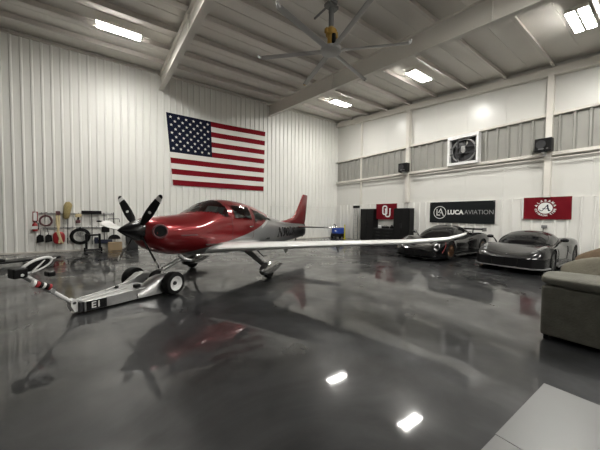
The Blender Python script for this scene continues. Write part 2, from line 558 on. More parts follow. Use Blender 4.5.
# ------------------------------------------------------------------ ceiling lights
def make_lamp():
    t = thing('ceiling_light', '', 'light')
    b = B()
    b.box(-0.67, 0.67, -0.235, 0.235, 0.03, 0.09)
    b.box(-0.67, 0.67, -0.03, 0.03, 0.0, 0.03)
    for s in (-1, 1):
        b.box(s * 0.675 - 0.012, s * 0.675 + 0.012, -0.24, 0.24, -0.005, 0.095)
    b.build('housing', 'steel', t, bevel=0.004)
    for s in (-1, 1):
        b = B(); b.box(-0.66, 0.66, s * 0.132 - 0.095, s * 0.132 + 0.095, 0.012, 0.029)
        b.build('diffuser', 'lamp', t)
    for x in (-0.5, 0.5):
        b = B(); b.cyl((x, 0, 0.08), (x, 0, 0.28), 0.006, n=6)
        b.build('hanger_rod', 'steel', t)
    return t
lamp0 = make_lamp()
LG = 'unlabelled'
lights = [(0.33, 12.0, 'twin tube ceiling light left of the rafter, above the tool wall'),
          (11.15, 11.85, 'twin tube ceiling light deep in the corner, above the tall black lockers'),
          (11.15, 6.90, 'twin tube ceiling light between the big fan and the right wall'),
          (11.15, 1.88, 'twin tube ceiling light cut by the upper right picture corner'),
          (0.33, 6.9, None), (5.3, -3.2, None), (11.15, -3.2, None), (5.3, 1.2, None), (5.3, -7, None)]
for i, (x, y, lab) in enumerate(lights):
    o = lamp0 if i == 0 else copy_tree(lamp0)
    o.location = (x, y, roof_z(y) - 0.33)
    o.rotation_euler = (-math.atan(-SLOPE), 0, 0)
    if lab:
        o['label'] = lab
    else:
        o['label'] = 'twin tube ceiling light outside the photograph, over the near floor'
        o['group'] = 'ceiling lights outside the picture'
# ------------------------------------------------------------------ big ceiling fan
FX, FY, FZ = 5.33, 6.09, 6.5
fan = thing('ceiling_fan', 'large six-bladed ceiling fan with yellow gearbox hanging from the roof', 'fan', (FX, FY, FZ))
b = B()
b.lathe([(0.0, -0.05), (0.20, -0.045), (0.29, -0.03), (0.31, 0.0), (0.305, 0.04), (0.2, 0.06), (0.0, 0.05)], n=28)
hub = b.build('hub', 'fan', fan, smooth=40)
b = B()
b.lathe([(0.0, 0.05), (0.14, 0.05), (0.14, 0.14), (0.11, 0.16), (0.11, 0.42), (0.15, 0.44), (0.17, 0.56), (0.11, 0.64), (0.07, 0.68), (0, 0.68)], n=20)
b.box(0.08, 0.21, -0.06, 0.06, 0.42, 0.58); b.box(-0.21, -0.08, -0.05, 0.05, 0.46, 0.58)
b.build('gearbox', 'gold', fan, smooth=40)
b = B()
b.cyl((0.0, -0.12, 0.16), (0.0, -0.12, 0.42), 0.06, n=14)
b.build('motor', 'black', fan, smooth=40)
b = B(); b.cyl((0, 0, 0.62), (0, 0, 1.32), 0.075, n=14); b.build('down_rod', 'mgrey', fan, smooth=40)
b = B(); b.box(-0.2, 0.2, -0.09, 0.09, 1.22, 1.30); b.box(-0.09, 0.09, -0.16, 0.16, 1.27, 1.36)
b.box(-0.025, 0.025, -0.75, 0.8, 1.36, 1.40)
b.cyl((0, 0, 1.1), (0, 0, 1.25), 0.085, n=14)
b.build('ceiling_bracket', 'mgrey', fan)
def fan_blade(ang, L, k):
    ca, sa = math.cos(ang), math.sin(ang)
    rings = []
    for r in (0.2, L):
        ring = []
        for q in range(12):
            a = 2 * PI * q / 12
            c = 0.085 * math.cos(a); h = 0.013 * math.sin(a) + 0.14 * c
            ring.append((ca * r - sa * c, sa * r + ca * c, h))
        rings.append(ring)
    b = B(); b.loft(rings)
    o = b.build('blade', 'fan', fan, smooth=50)
    b = B()
    b.tube([(ca * (L - 0.02), sa * (L - 0.02), 0.0), (ca * (L + 0.05), sa * (L + 0.05), 0.03), (ca * (L + 0.08), sa * (L + 0.08), 0.10)], [0.05, 0.05, 0.02], 8)
    b.build('winglet', 'gold' if k == 2 else 'fan', o, smooth=50)
# measured blade directions on the photo, 60 degrees apart
A0 = math.atan2(4.53 - FY, 6.87 - FX)
for k in range(6):
    fan_blade(A0 + k * PI / 3, 2.15, k)

# ------------------------------------------------------------------ American flag on the left wall
def bil(c, s, t):
    return tuple(lerp(lerp(c[0][i], c[1][i], s), lerp(c[2][i], c[3][i], s), t) for i in range(2))
fc = [(2.38, 6.96), (8.13, 6.99), (2.68, 3.22), (8.02, 3.22)]     # TL TR BL BR (x, z) on the wall
b = B()
NX, NZ = 50, 39
def flag_p(s, t, off=0.0):
    x, z = bil(fc, s, t)
    z -= 0.05 * math.sin(PI * s) * (1 - t) * 0.6
    w = 0.018 * math.sin(9 * s + 3 * t) + 0.012 * math.sin(17 * s - 5 * t + 1) * t
    return (x, YL - 0.075 - w - off, z)
V = [[flag_p(i / NX, j / NZ) for i in range(NX + 1)] for j in range(NZ + 1)]
vs = [p for r in V for p in r]
for mi in (0, 1, 2):
    fs = []
    for j in range(NZ):
        for i in range(NX):
            st = j // 3
            m = 2 if (i < 20 and st < 7) else (0 if st % 2 == 0 else 1)
            if m == mi:
                q = j * (NX + 1) + i
                fs.append((q, q + NX + 1, q + NX + 2, q + 1))
    b.add(vs, fs, mi)
def star(cs, ct, r):
    pts = []
    for k in range(10):
        a = PI / 2 + PI * k / 5
        rr = r if k % 2 == 0 else r * 0.42
        pts.append(flag_p(cs + rr * math.cos(a) / 5.5, ct - rr * math.sin(a) / 3.75, 0.012))
    return pts
for row in range(9):
    n = 6 if row % 2 == 0 else 5
    for k in range(n):
        cs = (0.4 / 12) * (1 + 2 * k + (row % 2)); ct = (7 / 13) * (row + 1) / 10
        b.add(star(cs, ct, 0.082), [tuple(range(10))], 1)
o = b.build('american_flag', ['cloth_red', 'cloth_white', 'cloth_navy'], recalc=False, smooth=60)
tag(o, 'large American flag with stars and stripes hung high on the ribbed wall', 'flag')

# ------------------------------------------------------------------ banners on the right wall (right = -y, up = z)
RX = (0, -1, 0); RZ = (0, 0, 1)
def cloth(b, c, xw, nx, nz, mi, amp=0.012, ph=0.0):
    rows = []
    for j in range(nz + 1):
        r = []
        for i in range(nx + 1):
            s, t = i / nx, j / nz
            y, z = bil(c, s, t)
            w = amp * math.sin(7 * s + 4 * t + ph) * (0.3 + t) + amp * 0.6 * math.sin(15 * s - 6 * t + ph)
            r.append((xw - abs(amp) * 2 - w, y, z))
        rows.append(r)
    b.sheet(rows, mi)
BX = XR - 0.10
# LUCA AVIATION
b = B()
b.box(BX - 0.012, BX, 4.95, 8.03, 1.345, 2.44, 0)
X0 = BX - 0.016
cy, cz = 7.48, 1.89
for r0, r1 in ((0.305, 0.335),):
    n = 40
    ring_i = [(X0, cy - r0 * math.cos(2 * PI * k / n), cz + r0 * math.sin(2 * PI * k / n)) for k in range(n + 1)]
    ring_o = [(X0, cy - r1 * math.cos(2 * PI * k / n), cz + r1 * math.sin(2 * PI * k / n)) for k in range(n + 1)]
    b.sheet([ring_i, ring_o], 1)
def stroke(b, pts, w, org, mi, X=RX, Z=RZ):
    """flat lettering stroke in the banner plane"""
    org = Vector(org); X = Vector(X); Z = Vector(Z)
    P_ = [Vector(p) for p in pts]
    closed = (P_[0] - P_[-1]).length < 1e-6
    if closed: P_ = P_[:-1]
    n = len(P_); left = []; right = []
    for i in range(n):
        d1 = (P_[i] - P_[i - 1]) if (i > 0 or closed) else None
        d2 = (P_[(i + 1) % n] - P_[i]) if (i < n - 1 or closed) else None
        d1 = (d1 or d2).normalized(); d2 = (d2 or d1).normalized()
        t = (d1 + d2).normalized(); m = Vector((-t.y, t.x)); k = 1 / max(0.45, m.dot(Vector((-d1.y, d1.x))))
        left.append(P_[i] + m * (w / 2 * k)); right.append(P_[i] - m * (w / 2 * k))
    if closed:
        left.append(left[0]); right.append(right[0])
    b.sheet([[org + X * p.x + Z * p.y for p in left], [org + X * p.x + Z * p.y for p in right]], mi)
stroke(b, [(-0.15, 0.18), (-0.15, -0.14), (0.02, -0.14)], 0.042, (X0 - .001, cy, cz), 1)
stroke(b, [(-0.07, -0.02), (0.05, 0.19), (0.20, -0.19)], 0.042, (X0 - .001, cy, cz), 1)
stroke(b, [(0.0, -0.02), (0.10, -0.02)], 0.034, (X0 - .001, cy, cz), 1)
put_text(b, 'LUCA', 0.31, (X0, 7.08, 1.89), RX, RZ, bold=0.012, mi=1, align='LEFT', width=0.78)
put_text(b, 'AVIATION', 0.30, (X0, 6.26, 1.89), RX, RZ, bold=-0.002, mi=2, align='LEFT', width=1.25)
for y in (5.0, 7.98):
    b.cyl((X0, y, 2.40), (X0 - 0.004, y, 2.40), 0.018, n=10, mi=2)
o = b.build('wall_banner', ['banner', 'print_white', 'print_grey'], recalc=False)
tag(o, 'long charcoal LUCA AVIATION banner on the white wall above the black sports car', 'banner')

# crimson flag with the round letter emblem
b = B()
cloth(b, [(3.91, 2.50), (2.44, 2.50), (3.91, 1.60), (2.44, 1.60)], BX, 24, 14, 0, 0.012, 1.0)
b.box(BX - 0.03, BX - 0.02, 3.91, 3.955, 1.61, 2.49, 1)
X0 = BX - 0.068; cy, cz = 3.20, 2.05
def disc(b, cy, cz, r, x, mi, n=36, rin=None):
    o_ = [(x, cy - r * math.cos(2 * PI * k / n), cz + r * math.sin(2 * PI * k / n)) for k in range(n)]
    if rin is None:
        b.add(o_, [tuple(range(n))], mi)
    else:
        i_ = [(x, cy - rin * math.cos(2 * PI * k / n), cz + rin * math.sin(2 * PI * k / n)) for k in range(n)]
        b.sheet([o_ + o_[:1], i_ + i_[:1]], mi)
disc(b, cy, cz, 0.225, X0, 1)
disc(b, cy, cz, 0.215, X0 - 0.001, 1, rin=0.205)
def arc_text(b, s, size, r, a0, a1, flip=False, mi=1, x=X0):
    n = len(s)
    for i, ch in enumerate(s):
        if ch == ' ': continue
        a = lerp(a0, a1, i / (n - 1))
        c = Vector((x, cy - r * math.cos(a), cz + r * math.sin(a)))
        rad = Vector((0, -math.cos(a), math.sin(a)))
        tan = Vector((0, -math.sin(a), -math.cos(a))) * (-1)
        tan = Vector((0, -math.sin(a), -math.cos(a)))
        X, Y = (tan, rad) if not flip else (-tan, -rad)
        put_text(b, ch, size, c, X, Y, bold=0.004, mi=mi)
arc_text(b, 'ALABAMA', 0.115, 0.30, D(160), D(20))
arc_text(b, 'CRIMSON TIDE', 0.095, 0.30, D(190), D(350), True)
# script letter A
stroke(b, [(-0.16, -0.10), (-0.10, -0.11), (-0.02, 0.0), (0.07, 0.13)], 0.026, (X0 - .002, cy, cz), 2)
stroke(b, [(0.07, 0.14), (0.08, 0.0), (0.11, -0.10), (0.16, -0.09)], 0.045, (X0 - .003, cy, cz), 2)
stroke(b, [(-0.09, -0.01), (0.0, -0.03), (0.12, -0.02)], 0.022, (X0 - .004, cy, cz), 2)
stroke(b, [(-0.16, -0.10), (-0.17, -0.05)], 0.022, (X0 - .004, cy, cz), 2)
o = b.build('wall_flag', ['crimson', 'print_white', 'cloth_navy'], recalc=False, smooth=60)
tag(o, 'crimson ALABAMA flag with round white A emblem above the grey sports car', 'flag')

# crimson flag with the interlocked letters, above the workbench
b = B()
OX = XR - 0.30
cloth(b, [(11.55, 2.45), (9.98, 2.45), (11.55, 1.46), (9.98, 1.46)], OX, 20, 12, 0, 0.006, 0.3)
X0 = OX - 0.034; cy, cz = 10.75, 1.98
def rr_ring(b, cx, cz_, hw, hh, rad, w, x, mi, open_top=False):
    pts = []
    for (sx, sz, a0) in ((1, 1, 0), (-1, 1, 90), (-1, -1, 180), (1, -1, 270)):
        for k in range(6):
            a = D(a0 + 90 * k / 5)
            pts.append((cx + sx * (hw - rad) + rad * math.cos(a), cz_ + sz * (hh - rad) + rad * math.sin(a)))
    if open_top:
        p = [(cx - hw, cz_ + hh)] + pts[12:] + [(cx + hw, cz_ + hh)]
        stroke(b, [(q[0], q[1]) for q in p], w, (x, cy, cz), mi)
    else:
        stroke(b, pts + pts[:1], w, (x, cy, cz), mi)
rr_ring(b, -0.10, 0.06, 0.15, 0.26, 0.11, 0.085, X0, 1)
rr_ring(b, 0.12, -0.10, 0.16, 0.24, 0.12, 0.085, X0 - 0.003, 1, True)
stroke(b, [(-0.11, 0.14), (0.02, 0.14)], 0.06, (X0 - .004, cy, cz), 1)
stroke(b, [(0.22, 0.14), (0.35, 0.14)], 0.06, (X0 - .004, cy, cz), 1)
o = b.build('wall_flag', ['crimson', 'print_white'], recalc=False, smooth=60)
tag(o, 'crimson flag with interlocked white OU letters between the tall black lockers', 'flag')

# ------------------------------------------------------------------ exhaust fan, speakers
ex = thing('exhaust_fan', 'square white-framed exhaust fan set high in the right wall', 'fan', (XR - 0.05, 6.36, 4.95))
b = B()
W2, H2 = 0.64, 0.62
for (y0, y1, z0, z1) in ((-W2 - .08, -W2 + .02, -H2 - .07, H2 + .16), (W2 - .02, W2 + .08, -H2 - .07, H2 + .16), (-W2, W2, H2 - .02, H2 + .16), (-W2, W2, -H2 - .07, -H2 + .05)):
    b.box(-0.26, 0.05, y0, y1, z0, z1)
b.build('frame', 'white', ex, bevel=0.01)
b = B(); b.box(-0.02, 0.0, -W2, W2, -H2, H2); b.build('louvre_back', 'dgrey', ex)
b = B()
b.tube([(-0.12, 0.55 * math.cos(2 * PI * k / 32), 0.55 * math.sin(2 * PI * k / 32)) for k in range(32)], 0.045, 8, closed=True)
b.build('shroud_ring', 'mgrey', ex, smooth=60)
for k in range(4):
    a = PI / 4 * 1.3 + k * PI / 2
    b = B(); ca, sa = math.cos(a), math.sin(a)
    pts = []
    for r, w in ((0.08, 0.10), (0.3, 0.16), (0.5, 0.19)):
        pts.append([(-0.10 + 0.05, r * ca - w * sa, r * sa + w * ca), (-0.10 - 0.03, r * ca + w * sa, r * sa - w * ca)])
    b.sheet(pts); b.build('blade', 'dgrey', ex, smooth=60)
b = B(); b.cyl((-0.17, 0.0, 0.0), (-0.03, 0.0, 0.0), 0.10, n=18); b.box(-0.18, -0.06, -0.09, 0.09, 0.03, 0.22)
b.build('motor', 'alu', ex)
b = B(); b.box(-0.17, -0.14, -0.62, 0.62, -0.15, -0.11); b.box(-0.17, -0.14, -0.62, 0.62, 0.16, 0.19); b.box(-0.175, -0.14, 0.24, 0.28, -0.66, 0.66)
b.build('motor_strut', 'dgrey', ex)

def speaker(y, z, w, h, lab):
    t = thing('wall_speaker', lab, 'speaker', (XR - 0.26, y, z), group=None)
    b = B(); b.box(-0.32, 0.0, -w / 2, w / 2, 0, h); b.build('cabinet', 'black', t, bevel=0.02)
    b = B()
    b.lathe([(0.13, 0), (0.16, 0.012), (0.15, 0.02), (0.05, 0.005), (0.0, 0.015)], (-0.325, 0.06, h * 0.55), (-1, 0, 0), 20)
    b.build('woofer', 'dgrey', t, smooth=40)
    b = B(); b.box(-0.328, -0.32, w / 2 - 0.30, w / 2 - 0.12, 0.09, 0.13); b.box(-0.328, -0.32, w / 2 - 0.42, w / 2 - 0.36, 0.09, 0.13)
    b.build('badge', 'mgrey', t)
    b = B(); b.box(-0.26, 0.06, -0.06, 0.06, -0.03, 0.0); b.box(-0.05, 0.0, -0.05, 0.05, -0.14, 0.0)
    b.build('bracket', 'white', t)
    return t
speaker(3.26, 4.27, 0.52, 0.52, 'black speaker box on the girt at the column above the crimson A flag')
speaker(9.50, 4.27, 0.56, 0.50, 'black speaker box on the girt above the right tall locker')

# wall outlet under the crimson flag
t = thing('wall_outlet', 'small grey power outlet with cord below the crimson A flag', 'outlet', (XR - 0.08, 3.22, 1.30))
b = B(); b.box(-0.05, 0, -0.09, 0.09, -0.06, 0.06); b.build('box', 'mgrey', t, bevel=0.008)
b = B(); b.tube([(-0.04, 0.02, -0.05), (-0.06, 0.03, -0.25), (-0.05, 0.02, -0.6), (-0.05, 0.0, -1.25)], 0.012, 6); b.build('cord', 'black', t)

# ------------------------------------------------------------------ black garage cabinets against the right wall
def locker(y0, y1, h, lab):
    t = thing('tall_locker', lab, 'locker', (13.92, (y0 + y1) / 2, 0)); w = (y1 - y0) / 2
    b = B(); b.box(0.0, 0.46, -w, w, 0.06, h); b.box(0.04, 0.46, -w + .03, w - .03, 0, 0.06); b.build('body', 'black', t, bevel=0.006)
    for s in (-1, 1):
        b = B(); b.box(-0.022, -0.001, min(s * 0.004, s * (w - .01)), max(s * 0.004, s * (w - .01)), 0.09, h - 0.02)
        d = b.build('door', 'black', t, bevel=0.005)
        b = B(); b.box(-0.05, -0.022, s * 0.05 - 0.012, s * 0.05 + 0.012, h * 0.45, h * 0.45 + 0.3); b.build('handle', 'dgrey', d, bevel=0.004)
    return t
locker(11.52, 12.64, 2.14, 'tall black two-door locker nearest the corner, left of the OU flag')
locker(8.95, 10.01, 2.14, 'tall black two-door locker right of the OU flag')
bc = thing('base_cabinet', 'low black drawer cabinet between the two tall lockers', 'cabinet', (13.92, 10.765, 0))
b = B(); b.box(0.0, 0.46, -0.745, 0.745, 0.06, 0.86); b.box(0.04, 0.46, -0.72, 0.72, 0, 0.06); b.build('body', 'black', bc, bevel=0.006)
b = B(); b.box(-0.02, 0.46, -0.745, 0.745, 0.865, 0.90); b.build('worktop', 'dgrey', bc, bevel=0.006)
for q in range(2):
    for r in range(4):
        y0 = -0.74 + q * 0.745; z0 = 0.09 + r * 0.195
        b = B(); b.box(-0.022, -0.001, y0, y0 + 0.735, z0, z0 + 0.18)
        d = b.build('drawer', 'black', bc, bevel=0.004)
        b = B(); b.box(-0.045, -0.022, y0 + 0.25, y0 + 0.54, z0 + 0.14, z0 + 0.16); b.build('handle', 'dgrey', d)
t = thing('back_panel', 'plain white panel behind the low black cabinet, under the OU flag', 'panel', (14.385, 10.765, 0.86))
b = B(); b.box(0, 0.04, -0.74, 0.74, 0.05, 1.2); b.build('board', 'liner', t)
b = B(); b.box(-0.006, 0.04, -0.74, 0.74, 0.042, 0.06); b.build('rail', 'steel', t)
# things on the worktop
def jug(y, lab, cat, m, r, h):
    t = thing(cat, lab, cat.replace('_', ' '), (14.08, y, 0.901))
    b = B(); b.lathe([(r * .9, 0), (r, 0.02), (r, h * .65), (r * .45, h * .8), (r * .4, h)], n=16); b.build('body', m, t, smooth=40)
    b = B(); b.lathe([(r * .46, h), (r * .46, h * 1.1), (0, h * 1.12)], n=12); b.build('cap', 'black', t, smooth=40)
jug(11.15, 'white jug on the low black cabinet beside the left locker', 'jug', 'white', 0.11, 0.22)
jug(10.25, 'black jug on the low black cabinet below the OU flag', 'jug', 'black', 0.12, 0.20)
t = thing('toolbox', 'small black toolbox on the middle of the low black cabinet', 'toolbox', (14.1, 10.72, 0.901))
b = B(); b.box(-0.11, 0.11, -0.22, 0.22, 0, 0.13); b.build('body', 'black', t, bevel=0.012)
b = B(); b.tube([(0, -0.1, 0.13), (0, -0.1, 0.19), (0, 0.1, 0.19), (0, 0.1, 0.13)], 0.012, 6); b.build('handle', 'mgrey', t)

# stepladder beside the lockers
t = thing('stepladder', 'folded aluminium stepladder with black top standing beside the left locker', 'ladder', (13.95, 13.12, 0))
for s in (-1, 1):
    b = B(); b.box(-0.03, 0.03, -0.02, 0.02, 0, 2.26, mtx=Matrix.Translation((0, s * 0.20, 0)) @ Matrix.Rotation(s * 0.035, 4, 'X')); b.build('rail', 'alu', t)
    b = B(); b.box(0.16, 0.20, -0.015, 0.015, 0, 2.2, mtx=Matrix.Translation((0, s * 0.22, 0)) @ Matrix.Rotation(s * 0.03, 4, 'X')); b.build('rear_rail', 'alu', t)
for k in range(7):
    b = B(); w = 0.19 - 0.008 * k; b.box(-0.05, 0.03, -w, w, 0.28 * (k + 1), 0.28 * (k + 1) + 0.025); b.build('tread', 'alu', t)
b = B(); b.box(-0.08, 0.22, -0.19, 0.19, 2.2, 2.38); b.build('top_cap', 'black', t, bevel=0.02)
t = thing('tall_cardboard_strip', 'thin yellow post standing beside the blue machine in the corner', 'post', (13.93, 14.15, 0))
b = B(); b.cyl((0, 0, 0.02), (0, 0, 1.02), 0.045, n=12); b.build('shaft', 'yellow', t, smooth=40)
b = B(); b.cyl((0, 0, 0), (0, 0, 0.02), 0.12, n=16); b.build('foot', 'yellow', t)
t.name = 'marker_post'

# blue machine near the corner
t = thing('pressure_washer', 'blue wheeled machine with black base tucked into the far corner', 'machine', (13.85, 14.78, 0), 0.0)
b = B(); b.box(-0.28, 0.28, -0.42, 0.42, 0.3, 0.80); b.build('hood', 'blue', t, bevel=0.10, seg=4)
b = B(); b.box(-0.30, 0.30, -0.46, 0.46, 0.10, 0.34); b.build('base', 'black', t, bevel=0.04)
b = B(); b.box(-0.292, -0.28, -0.12, 0.05, 0.5, 0.6); b.build('badge', 'print_white', t)
for s in (-1, 1):
    for x in (-0.2, 0.2):
        b = B(); b.cyl((x, s * 0.40, 0.11), (x, s * 0.47, 0.11), 0.11, n=18); b.build('wheel', 'rubber', t, smooth=40)
b = B(); b.tube([(0.0, 0.22, 0.78), (0, 0.26, 0.96), (-0.0, 0.38, 1.0), (0, 0.44, 0.96)], 0.035, 8); b.build('handle', 'black', t)

# ------------------------------------------------------------------ tool wall on the left wall
def W(x, z, d=0.0):
    return Vector((x, YL - 0.085 - d, z))
for z, xa, lab in ((1.66, -2.52, 'upper grey tool rail on the ribbed wall'), (1.04, -2.40, 'lower grey tool rail on the ribbed wall')):
    t = thing('tool_rail', lab, 'rail', (0, 0, 0))
    b = B(); b.box(xa, 0.10, YL - 0.055, YL - 0.03, z - 0.035, z + 0.035); b.build('track', 'alu', t, bevel=0.005)
    for x in np.linspace(xa + .1, 0.0, 9):
        b = B(); b.tube([(x, YL - 0.055, z + 0.03), (x, YL - 0.085, z + 0.02), (x, YL - 0.095, z + 0.05)], 0.01, 6); b.build('hook', 'black', t)
# extinguisher and its sign
t = thing('extinguisher_sign', 'red-edged white fire extinguisher sign left of the tool rails', 'sign')
b = B(); b.box(-2.70, -2.54, YL - 0.045, YL - 0.03, 1.33, 1.74); b.build('border', 'redpl', t)
b = B(); b.box(-2.675, -2.565, YL - 0.05, YL - 0.04, 1.365, 1.705); b.build('face', 'print_white', t)
t = thing('fire_extinguisher', 'red fire extinguisher hanging below the red-edged sign', 'extinguisher', (-2.62, YL - 0.13, 0.92))
b = B(); b.lathe([(0.0, 0), (0.075, 0.005), (0.085, 0.03), (0.085, 0.27), (0.06, 0.33), (0.03, 0.35), (0.03, 0.38), (0, 0.38)], n=18); b.build('cylinder', 'redpl', t, smooth=40)
b = B(); b.box(-0.087, 0.087, -0.087, -0.075, 0.10, 0.22); b.build('label_sheet', 'print_white', t)
b = B(); b.box(-0.05, 0.06, -0.02, 0.02, 0.38, 0.42); b.tube([(0.03, 0, 0.38), (0.11, 0, 0.33), (0.11, 0, 0.05)], 0.013, 6); b.build('valve_and_hose', 'black', t)
b = B(); b.box(-0.09, 0.09, 0.05, 0.10, 0.1, 0.14); b.build('bracket', 'black', t)
# hose coil
b = B()
for k in range(3):
    r = 0.17 + 0.02 * k
    b.tube([W(-2.28 + r * math.cos(a), 1.36 + r * 1.1 * math.sin(a), 0.06 + 0.02 * (k % 2)) for a in [2 * PI * i / 26 for i in range(26)]], 0.013, 6, closed=True)
b.tube([W(-2.16, 1.46, 0.06), W(-2.10, 1.3, 0.05), W(-2.16, 1.14, 0.06)], 0.013, 6)
b.tube([W(-2.3, 1.57, 0.04), W(-2.3, 1.70, 0.08), W(-2.22, 1.72, 0.08)], 0.014, 6)
o = b.build('hose_coil', 'hose', smooth=50); tag(o, 'thin maroon hose coiled on the wall beside the extinguisher', 'hose')
# black wheel chocks on a rope
t = thing('wheel_chocks', 'pair of black wheel chocks hanging by a rope below the hose coil', 'chocks', (-2.33, YL - 0.17, 0.6))
for s in (-1, 1):
    b = B(); b.prism([(-0.11, -0.16), (0.11, -0.12), (0.09, 0.14), (-0.03, 0.19), (-0.11, 0.1)], ((s * 0.13, -0.06, 0), (1, 0, 0), (0, 0, 1)), -0.12)
    b.build('chock', 'rubber', t, bevel=0.02)
b = B(); b.tube([(-0.13, 0, 0.14), (-0.10, 0.02, 0.46), (0.08, 0.02, 0.46), (0.13, 0, 0.14)], 0.012, 6); b.build('rope', 'dgrey', t)
# red bag with cream straps
t = thing('red_bag', 'red bag with long cream straps hanging from the upper tool rail', 'bag', (-1.87, YL - 0.22, 0.62))
b = B(); b.ell((0, 0, -0.0), 0.20, 0.11, 0.27, 18, 12, p=0.7); b.build('sack', 'redpl', t, smooth=80)
for pts in ([(-0.06, -0.02, 1.02), (-0.04, -0.05, 0.6), (0.02, -0.13, 0.2), (0.10, -0.15, -0.15), (0.16, -0.13, -0.24)],
            [(0.03, -0.02, 1.02), (0.02, -0.05, 0.55), (-0.03, -0.12, 0.25), (0.05, -0.15, 0.0), (0.02, -0.14, -0.22)]):
    b = B(); b.tube(pts, 0.035, 8, flat=0.4); b.build('strap', 'strap', t, smooth=60)
b = B(); b.box(-0.08, 0.06, -0.05, 0.03, 0.98, 1.16); b.build('buckle_block', 'hose', t, bevel=0.02)
# wool duster
t = thing('wool_duster', 'straw-coloured fluffy duster on a black pole standing against the wall', 'duster', (-1.56, YL - 0.25, 0.34))
b = B(); b.cyl((-0.02, 0.0, 0), (0.0, 0, 1.25), 0.014, n=8); b.build('pole', 'black', t)
b = B(); b.tube([(-0.06, 0, 1.08), (-0.06, 0, 1.15), (-0.03, 0, 1.4), (0.0, 0, 1.62), (0.05, 0, 1.77), (0.09, 0, 1.82)], [0.03, 0.10, 0.13, 0.14, 0.13, 0.05], 14)
b.build('wool_head', 'wool', t, smooth=80)
b = B(); b.cyl((-0.025, 0, 0.05), (-0.02, 0, 0.28), 0.022, n=8); b.build('grip', 'rubber', t)
# hand brush
t = thing('hand_brush', 'small pale brush with black and red grip hanging beside the broom', 'brush', (-1.22, YL - 0.15, 1.25))
b = B(); b.box(-0.10, 0.12, -0.05, 0.03, 0.26, 0.42); b.build('bristles', 'strap', t, bevel=0.03)
b = B(); b.box(-0.09, 0.08, -0.06, 0.03, 0.0, 0.14); b.build('grip', 'hose', t, bevel=0.03)
b = B(); b.cyl((-0.02, 0, 0.1), (0.02, 0, 0.30), 0.035, n=10); b.build('neck', 'black', t)
# black coiled air hose
b = B()
for k, (r, d) in enumerate(((0.31, 0.05), (0.27, 0.06), (0.31, 0.12), (0.275, 0.14), (0.34, 0.09))):
    b.tube([W(-1.16 + r * math.cos(a), 0.66 + r * math.sin(a), d) for a in [2 * PI * i / 32 for i in range(32)]], 0.032, 8, closed=True)
b.box(-1.19, -1.13, YL - 0.24, YL - 0.11, 0.93, 1.06)
o = b.build('air_hose', 'rubber', smooth=50); tag(o, 'thick black hose coiled in a ring below the lower tool rail', 'hose')
t = thing('wall_hook', 'grey wire hook rack inside the black hose ring', 'hook', (-1.16, YL - 0.05, 0.66))
for a in range(5):
    b = B(); an = D(90 + 36 * (a - 2)); b.tube([(0, 0, -0.02), (0.2 * math.cos(an), -0.03, 0.2 * math.sin(an))], 0.012, 6); b.build('prong', 'alu', t)
# push broom hung head up
t = thing('push_broom', 'wide black push broom hanging head-up from the upper tool rail', 'broom', (-0.72, YL - 0.17, 0.28))
b = B(); b.box(-0.38, 0.34, -0.05, 0.05, 1.38, 1.53); b.build('brush_head', 'black', t, bevel=0.02)
b = B(); b.cyl((-0.02, 0, 0), (-0.02, 0, 1.4), 0.016, n=8); b.build('pole', 'dgrey', t)
# hand truck on the floor
t = thing('hand_truck', 'black folding hand truck standing on the floor below the push broom', 'hand truck', (-0.70, YL - 0.40, 0.0))
for s in (-1, 1):
    b = B(); b.box(s * 0.24 - 0.045, s * 0.24 + 0.045, -0.03, 0.03, 0.10, 0.78); b.build('upright', 'black', t, bevel=0.012)
    b = B(); b.cyl((s * 0.27, 0.0, 0.08), (s * 0.33, 0.0, 0.08), 0.08, n=16); b.build('wheel', 'rubber', t, smooth=40)
b = B(); b.box(-0.2, 0.2, -0.02, 0.02, 0.68, 0.75); b.build('crossbar', 'black', t)
b = B(); b.box(-0.27, 0.27, -0.16, 0.03, 0.02, 0.10); b.build('toe_plate', 'dgrey', t, bevel=0.01)
# second broom and black bag
t = thing('squeegee', 'dark blue wide floor squeegee on an upright pole right of the hand truck', 'squeegee', (-0.24, YL - 0.17, 0.30))
b = B(); b.box(-0.42, 0.25, -0.06, 0.05, 0.0, 0.17); b.box(-0.42, -0.28, -0.06, 0.05, 0.17, 0.30); b.build('head', 'navy_pl', t, bevel=0.02)
b = B(); b.cyl((-0.05, 0, 0.1), (-0.05, 0, 1.42), 0.017, n=8); b.build('pole', 'dgrey', t)
t = thing('tool_pouch', 'square black pouch hanging from the lower tool rail beside the squeegee pole', 'pouch', (-0.24, YL - 0.28, 0.82))
b = B(); b.box(-0.15, 0.15, -0.05, 0.05, 0.0, 0.26); b.build('pocket', 'black', t, bevel=0.03)
b = B(); b.tube([(-0.1, 0, 0.25), (0, 0.10, 0.31), (0.1, 0, 0.25)], 0.012, 6); b.build('loop', 'black', t)
t = thing('dust_mop', 'black half-round dust mop on a pole near the end of the tool rails', 'mop', (0.07, YL - 0.17, 0.48))
b = B(); b.prism([(0.24 * math.cos(a), 0.22 * math.sin(a)) for a in [PI * k / 12 for k in range(13)]], ((0.02, 0.03, 0), (1, 0, 0), (0, 0, 1)), 0.08); b.build('mop_head', 'black', t, bevel=0.015)
b = B(); b.cyl((0.0, 0, 0.2), (0.0, 0, 1.26), 0.016, n=8); b.build('pole', 'dgrey', t)
b = B(); b.tube([(-0.22, -0.03, 0.80), (-0.20, -0.03, 0.96), (0.22, -0.03, 0.96), (0.24, -0.03, 0.80)], 0.016, 6); b.build('handle_bar', 'dgrey', t)
